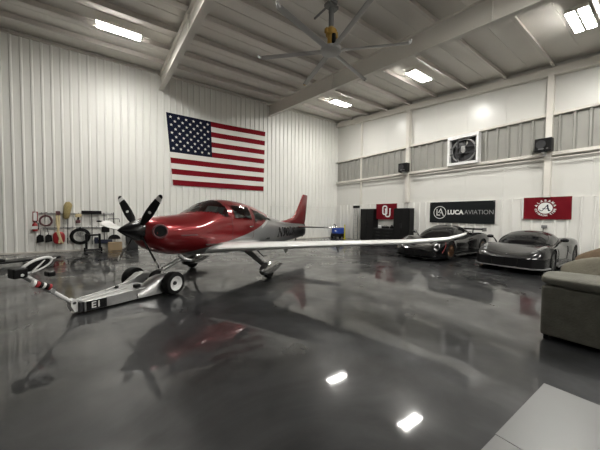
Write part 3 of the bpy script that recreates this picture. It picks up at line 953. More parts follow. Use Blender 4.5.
# box and bin on the floor
t = thing('cardboard_box', 'brown cardboard box on the floor under the tool rails', 'box', (0.12, YL - 0.45, 0.0))
b = B(); b.box(-0.28, 0.26, -0.18, 0.18, 0, 0.36); b.build('carton', 'tan', t, bevel=0.006)
b = B(); b.box(-0.28, 0.26, -0.025, 0.025, 0.361, 0.364); b.build('tape', 'strap', t)
t = thing('waste_bin', 'dark grey lidded bin on the floor behind the propeller', 'bin', (0.80, YL - 0.30, 0.0))
b = B(); b.loft([[(-0.22, -0.19, 0), (0.22, -0.19, 0), (0.22, 0.19, 0), (-0.22, 0.19, 0)], [(-0.27, -0.23, 0.62), (0.27, -0.23, 0.62), (0.27, 0.23, 0.62), (-0.27, 0.23, 0.62)]]); b.build('body', 'dgrey', t, bevel=0.02)
b = B(); b.box(-0.28, 0.28, -0.24, 0.24, 0.62, 0.68); b.build('lid', 'black', t, bevel=0.02)
# mechanic's creeper on the floor at far left
t = thing('mechanics_creeper', 'low black padded creeper on casters on the floor at far left', 'creeper', (-2.63, 12.35, 0), 0.5)
b = B(); b.box(-0.52, 0.42, -0.25, 0.25, 0.10, 0.17); b.build('pad', 'black', t, bevel=0.03)
b = B(); b.box(-0.50, -0.22, -0.22, 0.22, 0.16, 0.24); b.build('headrest', 'rubber', t, bevel=0.03)
for x in (-0.42, 0.34):
    for s in (-1, 1):
        b = B(); b.cyl((x, s * 0.22 - 0.02, 0.05), (x, s * 0.22 + 0.02, 0.05), 0.05, n=12); b.cyl((x, s * 0.22, 0.05), (x, s * 0.22, 0.11), 0.015, n=8); b.build('caster', 'mgrey', t)
# ------------------------------------------------------------------ the red aeroplane
# local frame: +x nose, +y port wing, z up, origin on the floor between the main wheels; u = distance aft of the spinner tip
plane = thing('light_aeroplane', 'red and silver four-blade propeller aeroplane parked across the hangar floor', 'aeroplane',
              (2.746, 7.586, 0), math.atan2(-0.468, -0.884))
plane.rotation_euler = (0, -0.041, math.atan2(-0.468, -0.884))
HZ = 1.247                                   # propeller hub height
fus = Shell(
    hw=[(0.42, .22), (0.46, .30), (0.56, .385), (0.8, .49), (1.2, .57), (1.6, .61), (2.2, .635), (3.0, .64), (3.8, .60), (4.6, .50), (5.4, .37), (6.2, .27), (7.0, .20), (7.7, .13), (8.1, .06)],
    zc=[(0.42, 1.22), (0.8, 1.17), (1.4, 1.18), (2.2, 1.22), (3.2, 1.24), (4.4, 1.24), (5.5, 1.20), (6.8, 1.18), (8.1, 1.22)],
    zt=[(0.42, 1.45), (0.46, 1.485), (0.56, 1.515), (0.8, 1.55), (1.2, 1.595), (1.5, 1.645), (1.75, 1.775), (2.1, 1.965), (2.45, 2.06), (2.85, 2.09), (3.3, 2.075), (3.8, 2.02), (4.4, 1.88), (5.0, 1.72), (5.6, 1.61), (6.3, 1.54), (7.2, 1.52), (8.1, 1.50)],
    zb=[(0.42, 1.02), (0.46, .94), (0.56, .865), (0.8, .765), (1.2, .685), (1.8, .64), (2.6, .63), (3.6, .64), (4.4, .66), (5.3, .70), (6.2, .77), (7.0, .84), (7.7, .92), (8.1, .99)],
    n=2.25, f=lambda u, y, z: (UG - u, y, z))
def in_windshield(u, p):
    a = abs(p)
    lo = 1.56 + 0.78 * (a / D(68)) ** 2
    return a < D(66) and lo + .05 < u < 2.36 + 0.10 * (a / D(68)) ** 2
def in_side(u, p):
    a = abs(p)
    if 2.66 < u < 3.36: return D(39) < a < D(69)
    if 3.56 < u < 4.60:
        t = (u - 3.52) / (4.66 - 3.52)
        return lerp(D(39), D(52), t) + .03 < a < lerp(D(75), D(58), t) - .03
    return False
us = sorted(set([0.42, 0.435, 0.45, 0.47, 0.50, 0.56, 0.65] + [0.8 + 0.06 * i for i in range(123)] + [8.1]))
us = [u for u in us if u <= 8.1]
def skin(k, b):
    m = 84; R = fus.rings(us, m, k)
    vs = [p for r in R for p in r]; fs = []
    for i in range(len(us) - 1):
        for j in range(m):
            uc = (us[i] + us[i + 1]) / 2; ph = 2 * PI * (j + .5) / m
            if ph > PI: ph -= 2 * PI
            if in_windshield(uc, ph) or in_side(uc, ph): continue
            q = (j + 1) % m
            fs.append((i * m + j, i * m + q, (i + 1) * m + q, (i + 1) * m + j))
    if k == 1.0:
        fs.append(tuple(range(m))); fs.append(tuple((len(us) - 1) * m + j for j in range(m)))
    b.add(vs, fs)
b = B(); skin(1.0, b)
body = b.build('fuselage', 'livery', plane, smooth=40)
b = B()
m = 40; cu = [u for u in us if 1.75 < u < 4.75]
# cabin floor, seats and panel seen through the glazing
b.box(UG - 4.5, UG - 1.9, -0.5, 0.5, 0.95, 1.0)
b.box(UG - 2.05, UG - 1.85, -0.5, 0.5, 1.0, 1.55)
b.build('cabin_floor', 'dgrey', plane)
for u, y in ((2.75, .26), (2.75, -.26), (3.6, .24), (3.6, -.24)):
    b = B(); b.box(UG - u - .25, UG - u + .22, y - .2, y + .2, 1.0, 1.16)
    b.box(UG - u - .33, UG - u - .2, y - .19, y + .19, 1.1, 1.58); b.box(UG - u - .34, UG - u - .25, y - .08, y + .08, 1.58, 1.70)
    b.build('seat', 'mgrey', plane, bevel=.03)
# glazing
b = B()
fus.patch(b, lambda s, t: lerp(1.56 + 0.78 * abs(2 * t - 1) ** 2, 2.38 + 0.10 * abs(2 * t - 1) ** 2, s), lambda s, t: lerp(-D(68), D(68), t), 14, 26, 0.006)
b.build('windshield', 'glass', plane, smooth=60)
for sg in (1, -1):
    b = B(); fus.patch(b, lambda s, t: lerp(2.60, 3.42, s), lambda s, t: sg * lerp(D(36), D(72) , t), 10, 10, 0.006)
    dr = b.build('door_window', 'glass', plane, smooth=60)
    b = B(); fus.patch(b, lambda s, t: lerp(3.50, 4.70, s), lambda s, t: sg * lerp(lerp(D(36), D(53), s), lerp(D(78), D(57), s), t), 14, 8, 0.006)
    b.build('rear_window', 'glass', plane, smooth=60)
    # door seams
    b = B()
    b.tube([fus.at(2.53, sg * D(a), 1.0, 0.001) for a in range(34, 112, 6)] + [fus.at(u_, sg * D(110), 1.0, 0.001) for u_ in np.linspace(2.6, 3.4, 7)] + [fus.at(3.455, sg * D(a), 1.0, 0.001) for a in range(106, 32, -6)], 0.005, 5)
    b.build('door_seam', 'hose', plane)
    b = B(); p = fus.at(3.3, sg * D(84), 1, .012); b.box(p.x - .09, p.x + .06, p.y - .008, p.y + .008, p.z - .02, p.z + .02); b.build('door_handle', 'chrome', plane, bevel=.005)
# roof aerials
b = B(); p = fus.at(3.3, 0); b.prism([(-.08, -.01), (.08, -.01), (.03, .14), (-.01, .14)], ((p.x, -.006, p.z), (-1, 0, 0), (0, 0, 1)), -.012); b.build('aerial', 'white', plane)
b = B(); b.prism([(-.08, .01), (.06, .01), (.06, -.1), (.0, -.12)], ((UG - 7.3, -.006, .87), (-1, 0, 0), (0, 0, 1)), -.012); b.build('tail_tie_down', 'dgrey', plane)
# registration on the tail cone
for sg in (1, -1):
    for mi, (bd, off, m_) in enumerate(((0.022, 0.006, 'silver'), (0.004, 0.011, 'black'))):
        vs, fs = text_verts('N90LS', 0.46, bd, 0.0)
        k = 1.60 / (max(v.x for v in vs) - min(v.x for v in vs))
        out = []
        for v in vs:
            z = 1.16 + v.y + (v.x * 0.035 if sg > 0 else -v.x * 0.035)
            u = 5.98 + sg * (v.x * k + 0.22 * v.y)
            out.append((UG - u, sg * (fus.y_at(u, min(max(z, .8), 1.5), off)), z))
        b = B(); b.add(out, fs); b.build('registration', m_, plane, recalc=False)
# red fin with dorsal fillet, rudder
def fin_ring(z, u0, u1, th):
    n = 10; ring = []
    for k in range(2 * n):
        a = 2 * PI * k / (2 * n)
        c = (1 - math.cos(a)) / 2
        t = th * (2.2 * math.sqrt(max(c, 0)) * (1 - c) + 0.03)
        ring.append((UG - lerp(u0, u1, c), t * (1 if a < PI else -1) * (0 if k in (0,) else 1), z))
    return ring
lev = [(1.46, 5.2, 8.06, .10), (1.55, 5.75, 8.12, .085), (1.62, 6.35, 8.16, .075), (1.72, 6.82, 8.19, .07), (1.85, 7.08, 8.21, .066), (2.1, 7.32, 8.25, .058), (2.45, 7.58, 8.30, .048), (2.76, 7.80, 8.345, .038), (2.82, 7.88, 8.33, .022)]
b = B(); b.loft([fin_ring(*l) for l in lev]); fin = b.build('tail_fin', 'red', plane, smooth=50)
b = B()
b.tube([(UG - 7.82, 0.062, 1.6), (UG - 7.93, 0.05, 2.1), (UG - 8.08, 0.034, 2.72)], .006, 5)
b.build('rudder_seam', 'hose', fin)
b = B(); b.loft([fin_ring(z, a, c, t) for z, a, c, t in ((0.93, 7.85, 8.0, .05), (1.1, 7.8, 8.08, .06), (1.5, 7.78, 8.13, .07))]); b.build('rudder_foot', 'black', plane, smooth=50)

def airfoil(u0, u1, y, z, th, n=14, camber=0.02):
    ring = []; c = u1 - u0
    for k in range(2 * n):
        a = 2 * PI * k / (2 * n)
        x = (1 + math.cos(a)) / 2
        t = 5 * th * (0.2969 * math.sqrt(x) - 0.126 * x - 0.3516 * x * x + 0.2843 * x ** 3 - 0.1015 * x ** 4)
        yc = camber * 4 * x * (1 - x)
        ring.append((UG - (u0 + c * x), y, z + c * (yc + (t if a < PI else -t))))
    return ring
wing_z = lambda v: 0.745 + 0.0850 * v + 0.15 * max(0.0, (v - 5.35) / 0.65) ** 1.7
for sg, nm in ((1, 'wing'), (-1, 'wing')):
    b = B(); R = []
    for v, a, c, t in ((0.3, 1.78, 3.62, .155), (0.62, 1.85, 3.58, .155), (0.9, 1.96, 3.50, .15), (2.0, 2.10, 3.37, .145), (3.5, 2.26, 3.20, .14), (5.0, 2.42, 3.06, .13), (5.6, 2.50, 3.02, .13), (5.85, 2.60, 3.02, .12), (5.97, 2.76, 3.03, .10), (6.01, 2.90, 3.02, .06)):
        z = wing_z(v)
        R.append(airfoil(a, c, sg * v, z, t))
    b.loft(R); w = b.build(nm, 'wing', plane, smooth=50)
    b = B(); b.tube([(UG - 3.25, sg * 1.1, wing_z(1.1) + .03), (UG - 3.02, sg * 3.4, wing_z(3.4) + .03)], .006, 5)
    b.tube([(UG - 2.98, sg * 3.5, wing_z(3.5) + .03), (UG - 2.86, sg * 5.4, wing_z(5.4) + .03)], .006, 5); b.build('flap_seam', 'dgrey', w)
    b = B(); b.ell((UG - 2.62, sg * 5.94, wing_z(5.94)), .11, .05, .035, mtx=None); b.build('navigation_light', 'carglass', w, smooth=80)
    for v in (1.9, 3.35):
        b = B(); zz = wing_z(v) - .03
        b.prism([(0, 0), (.34, .02), (.30, -.05), (.18, -.17)], ((UG - 3.12 + .1, sg * v - .012, zz - .02), (-1, 0, 0), (0, 0, 1)), -.025); b.build('flap_hinge', 'mgrey', w)
    b = B(); FR = []
    for u_, wd, hh in ((1.62, .02, .01), (1.85, .14, .09), (2.3, .22, .17), (2.9, .24, .20), (3.5, .18, .17), (3.9, .08, .10), (4.2, .02, .02)):
        yb = fus.y_at(u_, .9) - .06
        FR.append([(UG - u_, sg * (yb + wd * 1.4 * (k / 8) ** 1.4), .83 + .10 * (k / 8) + hh * (1 - k / 8) ** 1.6) for k in range(9)])
    b.sheet(FR); b.build('root_fillet', 'wing', w, smooth=80)
    # entry step
    b = B(); b.tube([(UG - 3.55, sg * .66, .70), (UG - 3.66, sg * .72, .56), (UG - 3.78, sg * .76, .47), (UG - 3.95, sg * .76, .47)], .018, 8); b.build('step', 'dgrey', plane)
    # main gear
    b = B()
    st = [((2.78, .80, .78), .085), ((2.86, 1.02, .62), .075), ((2.97, 1.26, .40), .062), ((3.03, 1.38, .30), .055)]
    b.tube([(UG - p[0], sg * p[1], p[2]) for p, r in st], [r for p, r in st], 12, flat=0.45); b.build('gear_leg', 'mgrey', plane, smooth=60)
    b = B(); b.ell((UG - 2.80, sg * .84, .74), .24, .09, .07); b.build('leg_fairing', 'silver', plane, smooth=80)
    b = B()
    T = [(2.66, .02, .01), (2.69, .055, .07), (2.77, .10, .125), (2.90, .13, .165), (3.08, .14, .175), (3.30, .12, .155), (3.52, .08, .10), (3.70, .035, .04), (3.78, .006, .01)]
    zf = lambda u: 0.265 + 0.07 * (u - 3.0)
    R = [[(UG - u, sg * 1.44 + hw * math.cos(2 * PI * k / 20), zf(u) + hh * math.sin(2 * PI * k / 20)) for k in range(20)] for u, hw, hh in T]
    b.loft(R); wf = b.build('wheel_fairing', 'silver', plane, smooth=60)
    b = B(); b.lathe([(0.0, -.075), (.12, -.075), (.185, -.05), (.195, 0), (.185, .05), (.12, .075), (0, .075)], (UG - 3.06, sg * 1.44, .196), (0, 1, 0), 24); b.build('main_wheel', 'rubber', plane, smooth=50)
    # horizontal tail
    b = B()
    b.loft([airfoil(7.12, 8.02, sg * .05, 1.36, .10, 10, 0), airfoil(7.22, 7.98, sg * .9, 1.365, .10, 10, 0), airfoil(7.36, 7.93, sg * 1.8, 1.37, .09, 10, 0), airfoil(7.48, 7.88, sg * 1.97, 1.372, .05, 10, 0)])
    b.build('stabilizer', 'silver', plane, smooth=50)
    b = B(); b.tube([fus.at(u_, sg * D(92), 1, .004) for u_ in (1.0, 1.2, 1.4)], .012, 6); b.build('cowl_vent', 'hose', plane)

# cowl inlets
for sg in (1, -1):
    p = Vector((UG - .60, sg * .415, 1.235))
    ax = (0.52, sg * 0.85, 0)
    b = B(); b.lathe([(.132, -.10), (.150, -.02), (.145, .015), (.125, .02), (.110, .0), (.105, -.05)], p, ax, 28); b.build('inlet_ring', 'hose', plane, smooth=60)
    b = B(); b.lathe([(.12, -.06), (.115, -.005), (0.0, -.006)], p, ax, 28); b.build('inlet', 'black', plane)
b = B(); b.tube([(UG - 1.15, .3, .70), (UG - 1.25, .34, .60), (UG - 1.42, .36, .56)], .04, 10); b.build('exhaust_pipe', 'alu', plane)

# propeller
b = B()
b.lathe([(.004, 0.0), (.05, -.06), (.115, -.16), (.18, -.28), (.215, -.38), (.225, -.455), (.0, -.458)], (UG, 0, HZ), (1, 0, 0), 36)
sp = b.build('spinner', 'gloss_black', plane, smooth=50)
BS = [(.14, .06, .05, 62), (.22, .10, .042, 52), (.34, .150, .030, 43), (.5, .170, .022, 34), (.68, .160, .016, 28), (.84, .130, .012, 24), (.87, .122, .011, 23), (.93, .102, .010, 22), (.97, .075, .008, 21), (.99, .035, .006, 21)]
def blade(b, ang, lo=0, hi=99, grow=0.0):
    er = Vector((0, math.cos(ang), math.sin(ang))); et = Vector((0, -math.sin(ang), math.cos(ang))); ex_ = Vector((1, 0, 0))
    R = []
    for r, c, t, tw in BS[lo:hi]:
        a = D(tw); cd = et * math.cos(a) + ex_ * math.sin(a); nd = ex_ * math.cos(a) - et * math.sin(a)
        R.append([Vector((UG - .40, 0, HZ)) + er * r + cd * ((c / 2 + grow) * math.cos(2 * PI * k / 14)) + nd * ((t / 2 + grow) * math.sin(2 * PI * k / 14)) for k in range(14)])
    b.loft(R)
for k in range(4):
    a = 0.776 + k * PI / 2
    b = B(); blade(b, a); bl = b.build('propeller_blade', 'black', plane, smooth=50)
    b = B(); blade(b, a, 5, 8, 0.0015); b.build('tip_stripe', 'print_white', bl, smooth=50)
    er = Vector((0, math.cos(a), math.sin(a))); et = Vector((0, -math.sin(a), math.cos(a))); tw = D(33)
    nd = Vector((1, 0, 0)) * math.cos(tw) - et * math.sin(tw)
    b = B(); c0 = Vector((UG - .40, 0, HZ)) + er * .52 + nd * .012
    b.lathe([(0.001, 0), (.03, 0), (.03, .002), (.001, .002)], c0, nd, 18); b.build('decal', 'print_white', bl)
# nose gear
b = B(); b.tube([(UG - 1.72, 0, .66), (UG - 1.45, 0, .56), (UG - .98, 0, .38)], [.055, .05, .045], 12); b.build('nose_gear_leg', 'alu', plane, smooth=60)
for s in (-1, 1):
    b = B(); b.tube([(UG - .98, 0, .38), (UG - .92, s * .085, .36), (UG - .84, s * .085, .20)], .022, 8); b.build('nose_fork', 'alu', plane, smooth=60)
b = B(); b.lathe([(0.0, -.06), (.10, -.06), (.165, -.04), (.175, 0), (.165, .04), (.10, .06), (0, .06)], (UG - .84, 0, .20), (0, 1, 0), 24); b.build('nose_wheel', 'rubber', plane, smooth=50)

# ------------------------------------------------------------------ the aircraft tug under the nose
tug = thing('aircraft_tug', 'silver electric aircraft tug with white handle holding the nose wheel', 'tug', (0.715, 6.63, 0), PI + D(33))
# local: +x towards the handle, +y towards the camera
for s in (1, -1):
    b = B()
    b.lathe([(.135, -.09), (.19, -.10), (.225, -.085), (.238, -.04), (.238, .04), (.225, .085), (.19, .10), (.135, .09)], (0, s * .60, .238), (0, 1, 0), 36, ring=True); t_ = b.build('wheel', 'rubber', tug, smooth=40)
    b = B()
    b.lathe([(.0, .03), (.05, .03), (.06, .045), (.10, .05), (.125, .085), (.15, .098), (.15, .09), (.138, -.09), (0, -.09)], (0, s * .60, .238), (0, s, 0), 28); b.build('wheel_hub', 'white', t_, smooth=40)
    b = B(); b.lathe([(.0, .03), (.035, .03), (.04, .0), (0, 0)], (0, s * .64, .238), (0, s, 0), 16); b.build('hub_cap', 'dgrey', t_)
    # rounded housing beside the nose wheel pocket
    b = B(); R = []
    for x, y1, zt in ((-.26, .34, .16), (-.22, .42, .30), (-.10, .46, .40), (.06, .47, .42), (.22, .45, .38), (.38, .42, .29), (.52, .38, .21), (.60, .34, .19)):
        y0 = .17
        R.append([(x, s * y0, .05), (x, s * y1, .05), (x, s * y1, zt * .62), (x, s * (y1 - .05), zt * .88), (x, s * (y1 + y0) / 2, zt), (x, s * y0, zt * .94)])
    b.loft(R); b.build('side_housing', 'alu', tug, smooth=60)
b = B(); b.cyl((0, -.55, .238), (0, .55, .238), .035, n=12); b.build('axle', 'dgrey', tug)
b = B(); b.box(-.2, .30, -.17, .17, .03, .075); b.build('wheel_cradle', 'dgrey', tug)
b = B()
b.loft([[(.26, -.38, .03), (.26, .38, .03), (.26, .38, .24), (.26, -.38, .24)],
        [(.62, -.31, .03), (.62, .31, .03), (.62, .31, .225), (.62, -.31, .225)],
        [(1.42, -.15, .03), (1.42, .15, .03), (1.42, .15, .20), (1.42, -.15, .20)]])
b.build('deck', 'alu', tug, bevel=.008)
for y in (-.11, .03):
    b = B(); b.tube([(.62, y * 1.9, .236), (1.4, y, .21)], .009, 6); b.build('winch_strap', 'print_white', tug)
b = B(); b.tube([(.1, -.14, .42), (.5, -.17, .28), (.9, -.14, .235)], .013, 6); b.build('winch_strap', 'print_white', tug)
b = B(); b.box(.46, .56, .14, .24, .225, .29); b.build('clamp_block', 'black', tug, bevel=.01)
b = B(); b.box(.66, .72, -.20, -.12, .22, .27); b.build('clamp_block', 'black', tug, bevel=.01)
b = B(); b.lathe([(0, .0), (.05, 0), (.05, .012), (0, .012)], (.40, .355, .13), (.25, 1, 0), 18); b.build('round_badge', 'dgrey', tug)
# black decal with white letters on the side facing the camera
b = B()
Xd = Vector((-.80, .16, 0)).normalized(); Nd = Xd.cross(Vector((0, 0, 1)))
o0 = Vector((1.25, .186, .115)) + Nd * .004
b.add([o0 + Xd * p[0] + Vector((0, 0, 1)) * p[1] for p in [(-.15, -.075), (.15, -.075), (.15, .08), (-.15, .08)]], [(0, 1, 2, 3)], 0)
put_text(b, 'E1', 0.15, o0 + Nd * .004 - Xd * .01, Xd, (0, 0, 1), bold=.003, mi=1)
b.build('decal', ['black', 'print_white'], tug, recalc=False)
b = B(); b.box(1.42, 1.47, -.12, .12, .03, .20); b.build('end_plate', 'dgrey', tug, bevel=.01)
for s in (1, -1):
    b = B(); b.prism([(-.02, -.13), (.05, -.13), (.10, -.02), (.10, .08), (.04, .10), (-.02, .06)], ((1.47, s * .05 + .012, .17), (1, 0, 0), (0, 0, 1)), .024); b.build('hinge_plate', 'white', tug, bevel=.006)
b = B(); b.cyl((1.52, -.075, .20), (1.52, .075, .20), .022, n=12); b.build('hinge_pin', 'dgrey', tug)
b = B(); b.tube([(1.52, 0, .20), (2.16, 0, .81)], .030, 10); b.build('handle_bar', 'white', tug, smooth=50)
b = B(); b.tube([(1.80, 0, .47), (2.12, 0, .775)], .038, 10); b.cyl((1.80, -.05, .47), (1.80, .055, .47), .035, n=10); b.build('handle_sleeve', 'alu', tug, smooth=50)
loop = []
lc = Vector((1.95, -.03, .905)); la = Vector((-.93, -.10, .30)).normalized(); lb = Vector((.28, .30, .93)).normalized()
for k in range(28):
    a = 2 * PI * k / 28
    loop.append(lc + la * .20 * math.cos(a) + lb * .085 * math.sin(a))
b = B(); b.tube(loop, .021, 8, closed=True); b.build('loop_grip', 'white', tug, smooth=60)
b = B(); nn = la.cross(lb).normalized() * .012
p1 = [lerp(lc, Vector(p), .86) + nn for p in loop]; p2 = [lerp(lc, Vector(p), .86) - nn for p in loop]
b.loft([p1, p2]); b.build('control_panel', 'black', tug)
b = B(); b.tube([(2.02, -.02, .80), (1.92, -.03, .90), (1.86, -.03, .97)], .016, 8); b.build('grip_strut', 'white', tug, smooth=60)
b = B(); b.tube([(1.76, -.05, .965), (1.70, -.06, .975)], .012, 8); b.build('lever', 'white', tug)
b = B(); b.cyl((1.70, -.06, .975), (1.64, -.07, .98), .02, n=10); b.build('lever_knob', 'black', tug)
b = B(); b.box(2.10, 2.26, -.09, .09, .755, .90); b.build('battery_pack', 'black', tug, bevel=.02)
b = B(); b.lathe([(0, 0), (.02, 0), (.02, .01), (0, .01)], (2.17, .092, .80), (0, 1, 0), 12); b.build('button', 'print_white', tug)
for k, (m_, t0) in enumerate((('print_white', 0), ('redpl', .2), ('black', .38), ('print_white', .52), ('black', .7), ('redpl', .84))):
    p = lerp(Vector((2.06, .07, .66)), Vector((1.84, .07, .545)), t0); q = lerp(Vector((2.06, .07, .66)), Vector((1.84, .07, .545)), t0 + .17)
    b = B(); b.cyl(p, q, .048, n=16); b.build('strap_roll', m_, tug, bevel=.008)
b = B(); b.box(1.70, 1.80, -.20, -.06, .68, .76); b.build('charger', 'black', tug, bevel=.02)
# ------------------------------------------------------------------ sports cars (local: x from the nose at 0 backwards, y sideways, z up)
class CarBody:
    def __init__(s, L, hw, fen, mid, zb, wx, R):
        s.L, s.hw, s.fen, s.mid, s.zb, s.wx, s.R = L, hw, fen, mid, zb, wx, R
    def prof(s, x):
        g = lambda p: float(hermite(x, p)[0])
        w, f, m, zb = g(s.hw), g(s.fen), g(s.mid), g(s.zb)
        ar = zb
        for wx in s.wx:
            if abs(x - wx) < s.R:
                ar = max(ar, .33 + math.sqrt(s.R ** 2 - (x - wx) ** 2))
        top = [(.0, m), (.3 * w, lerp(m, f, .10)), (.52 * w, lerp(m, f, .42)), (.68 * w, lerp(m, f, .85)), (.80 * w, f), (.90 * w, f - .025), (.965 * w, f - .085), (.995 * w, f - .17)]
        side = [(w, lerp(zb, f, .55)), (.985 * w, lerp(zb, f, .36)), (.985 * w, zb + .09), (.965 * w, zb)]
        pts = top + side
        out = []
        for k, (y, z) in enumerate(pts):
            if y > .9 * w or k >= len(top):
                z = max(z, ar + .012 * (len(pts) - 1 - k))
            out.append((y, z))
        out += [(.70 * w, ar), (.70 * w, zb), (0, zb)]
        return out
    def top_z(s, x, y):
        p = s.prof(x)[:8]
        return float(np.interp(abs(y), [q[0] for q in p], [q[1] for q in p]))
    def half(s, x):
        return float(hermite(x, s.hw)[0])
    def mesh(s, b):
        xs = set(np.arange(0.0, s.L + .001, .07).round(3)) | {0.02, 0.04, s.L, s.L - .03}
        for wx in s.wx:
            for k in range(-12, 13):
                xs.add(round(wx + s.R * math.sin(PI / 2 * k / 12), 4))
        R = []
        for x in sorted(xs):
            p = s.prof(x)
            R.append([(x, y, z) for y, z in p] + [(x, -y, z) for y, z in p[-2:0:-1]])
        b.loft(R)

def car_wheel(parent, x, y, r, w, tire, rimm, cal, spokes=5, out=1):
    b = B()
    b.lathe([(r * .70, -w / 2), (r * .9, -w / 2), (r, -w / 2 + .03), (r, w / 2 - .03), (r * .9, w / 2), (r * .70, w / 2)], (x, y, r), (0, 1, 0), 32, ring=True)
    o = b.build('wheel', tire, parent, smooth=40)
    b = B(); yo = y + out * w * .40
    b.lathe([(r * .66, 0), (r * .71, .012), (r * .71, -.05), (r * .66, -.05)], (x, yo, r), (0, out, 0), 32)
    b.lathe([(0, .0), (.05, 0), (.06, -.03), (0, -.03)], (x, yo, r), (0, out, 0), 16)
    for k in range(spokes * 2):
        a = 2 * PI * (k // 2) / spokes + (0.13 if k % 2 else -0.13)
        c, sn = math.cos(a), math.sin(a)
        b.tube([(x + c * .04, yo - out * .012, r + sn * .04), (x + c * r * .69, yo - out * .005, r + sn * r * .69)], [.026, .017], 6)
    b.build('rim', rimm, o, smooth=40)
    b = B(); b.lathe([(0, 0), (r * .56, 0), (r * .56, -.02), (0, -.02)], (x, y + out * w * .12, r), (0, out, 0), 26); b.build('brake_disc', 'dgrey', o)
    b = B(); b.box(x + r * .30, x + r * .55, yo - out * .07 - .03, yo - out * .07 + .03, r - .12, r + .12); b.build('caliper', cal, o, bevel=.02)

def make_car(name, label, loc, rz, P):
    t = thing(name, label, 'car', loc, rz)
    cb = P['body']; L = cb.L; paint = P['paint']
    b = B(); cb.mesh(b); body = b.build('body', paint, t, smooth=32)
    # wheel wells behind the tyres
    for wx in cb.wx:
        for s in (1, -1):
            b = B(); w = cb.half(wx)
            b.cyl((wx, s * (w * .42), .35), (wx, s * (w * .705), .35), cb.R + .01, n=28); b.build('wheel_well', 'black', t)
            car_wheel(t, wx, s * (w - .15), P['r'], .27, 'rubber', P['rim'], P['cal'], P['spokes'], s)
    # glasshouse
    G = P['glass']
    b = B()
    us = np.linspace(G.hw[0][0], G.hw[-1][0], 42)
    b.loft([[G.at(u, lerp(-PI / 2, PI / 2, j / 36)) for j in range(37)] for u in us], caps=True)
    b.build('glasshouse', 'carglass', t, smooth=50)
    b = B(); r0, r1 = P['roof']
    G.patch(b, lambda s, q: lerp(r0, r1, s) , lambda s, q: lerp(-D(47), D(47), q), 14, 18, .006); b.build('roof', paint, t, smooth=60)
    for s in (1, -1):
        b = B()
        G.patch(b, lambda q, v: lerp(G.hw[0][0] + .05, r0 + .05, q), lambda q, v: s * (lerp(D(80), D(45), q) + lerp(-D(3.5), D(3.5), v)), 12, 3, .008)
        b.build('windscreen_pillar', paint, t, smooth=60)
        b = B()
        G.patch(b, lambda q, v: lerp(r1 - .02, G.hw[-1][0], q), lambda q, v: s * lerp(D(34), D(91), v), 14, 10, .006)
        b.build('rear_buttress', paint, t, smooth=60)
        # mirror
        mx = P['mirror']; w = cb.half(mx)
        b = B(); z = cb.top_z(mx, w * .86)
        b.ell((mx, s * (w + .09), z + .20), .075, .105, .062, p=.8); b.tube([(mx + .02, s * (w * .88), z + .0), (mx + .02, s * (w * .96), z + .13), (mx + .02, s * (w + .04), z + .18)], [.03, .018, .018], 8)
        b.build('door_mirror', P['mirror_mat'], t, smooth=70)
        # headlight
        b = B(); rows = []
        for i in range(11):
            u = i / 10; x = lerp(P['hl'][0], P['hl'][1], u); ya = lerp(P['hl'][2], P['hl'][3], u); wd = P['hl'][4] * (1 - u) ** .6 + .02; wx_ = cb.half(x)
            rows.append([(x + .03 * q, s * min((ya - wd / 2 + wd * q), wx_ * .985), cb.top_z(x, min(ya - wd / 2 + wd * q, wx_ * .985)) + .008) for q in (0, .25, .5, .75, 1)])
        b.sheet(rows); h_ = b.build('headlight', 'headlamp', t, smooth=60)
        b = B(); q = rows[3][2]; b.ell((q[0], q[1], q[2] + .005), .06, .035, .02); b.build('lamp_lens', 'chrome', h_, smooth=80)
        # side intake and door seam
        b = B(); ix = P['intake']
        def sidep(x, z):
            p = cb.prof(x); zz = [q_[1] for q_ in p[5:11]][::-1]; yy = [q_[0] for q_ in p[5:11]][::-1]
            return (x, s * (float(np.interp(z, zz, yy)) + .006), z)
        rows = [[sidep(lerp(ix[0], ix[1], i / 6) , lerp(ix[2] + .10 * (1 - i / 6), ix[3], j / 5)) for j in range(6)] for i in range(7)]
        b.sheet(rows); b.build('side_intake', 'gloss_black', t, smooth=60)
        b = B(); b.tube([sidep(P['door'][0], z) for z in np.linspace(.70, .28, 6)] + [sidep(P['door'][1], z) for z in np.linspace(.30, .72, 6)], .006, 5); b.build('door_seam', 'black', t)
        b = B(); rows = [[(x, s * (cb.half(x) * .99), z) for x in np.linspace(cb.wx[0] + .45, cb.wx[1] - .45, 8)] for z in (.09, .17)]
        b.tube([(x, s * (cb.half(x) * .985), .13) for x in np.linspace(cb.wx[0] + .42, cb.wx[1] - .42, 10)], .04, 8); b.build('side_skirt', 'gloss_black', t, smooth=60)
    # front: intake band and splitter that follow the nose in plan
    plan = [(0, -cb.half(0)), (0, cb.half(0))]
    xs = [.62, .45, .30, .18, .08, .03]
    pl = [(x, -cb.half(x)) for x in xs] + [(0, -cb.half(0)), (0, -.3), (0, 0), (0, .3), (0, cb.half(0))] + [(x, cb.half(x)) for x in xs[::-1]]
    def band(z0, z1, off, lim):
        rows = []
        for z in (z0, z1):
            r = []
            for x, y in pl:
                if abs(y) > lim: continue
                n = Vector((-1, 0)) if x == 0 and abs(y) < .5 else Vector((-.75, math.copysign(.65, y)))
                r.append((x + n.x * off, y + n.y * off, z))
            rows.append(r)
        return rows
    gz0, gz1, glim = P['grille']
    b = B(); R = band(gz0, gz1, .014, glim); b.sheet(R); b.build('front_intake', 'black', t, smooth=50)
    for y_ in (-.55, 0, .55):
        b = B(); b.box(-.028, .0, cb.half(0) * y_ - .012, cb.half(0) * y_ + .012, gz0, gz1); b.build('intake_strut', P['strut'], t)
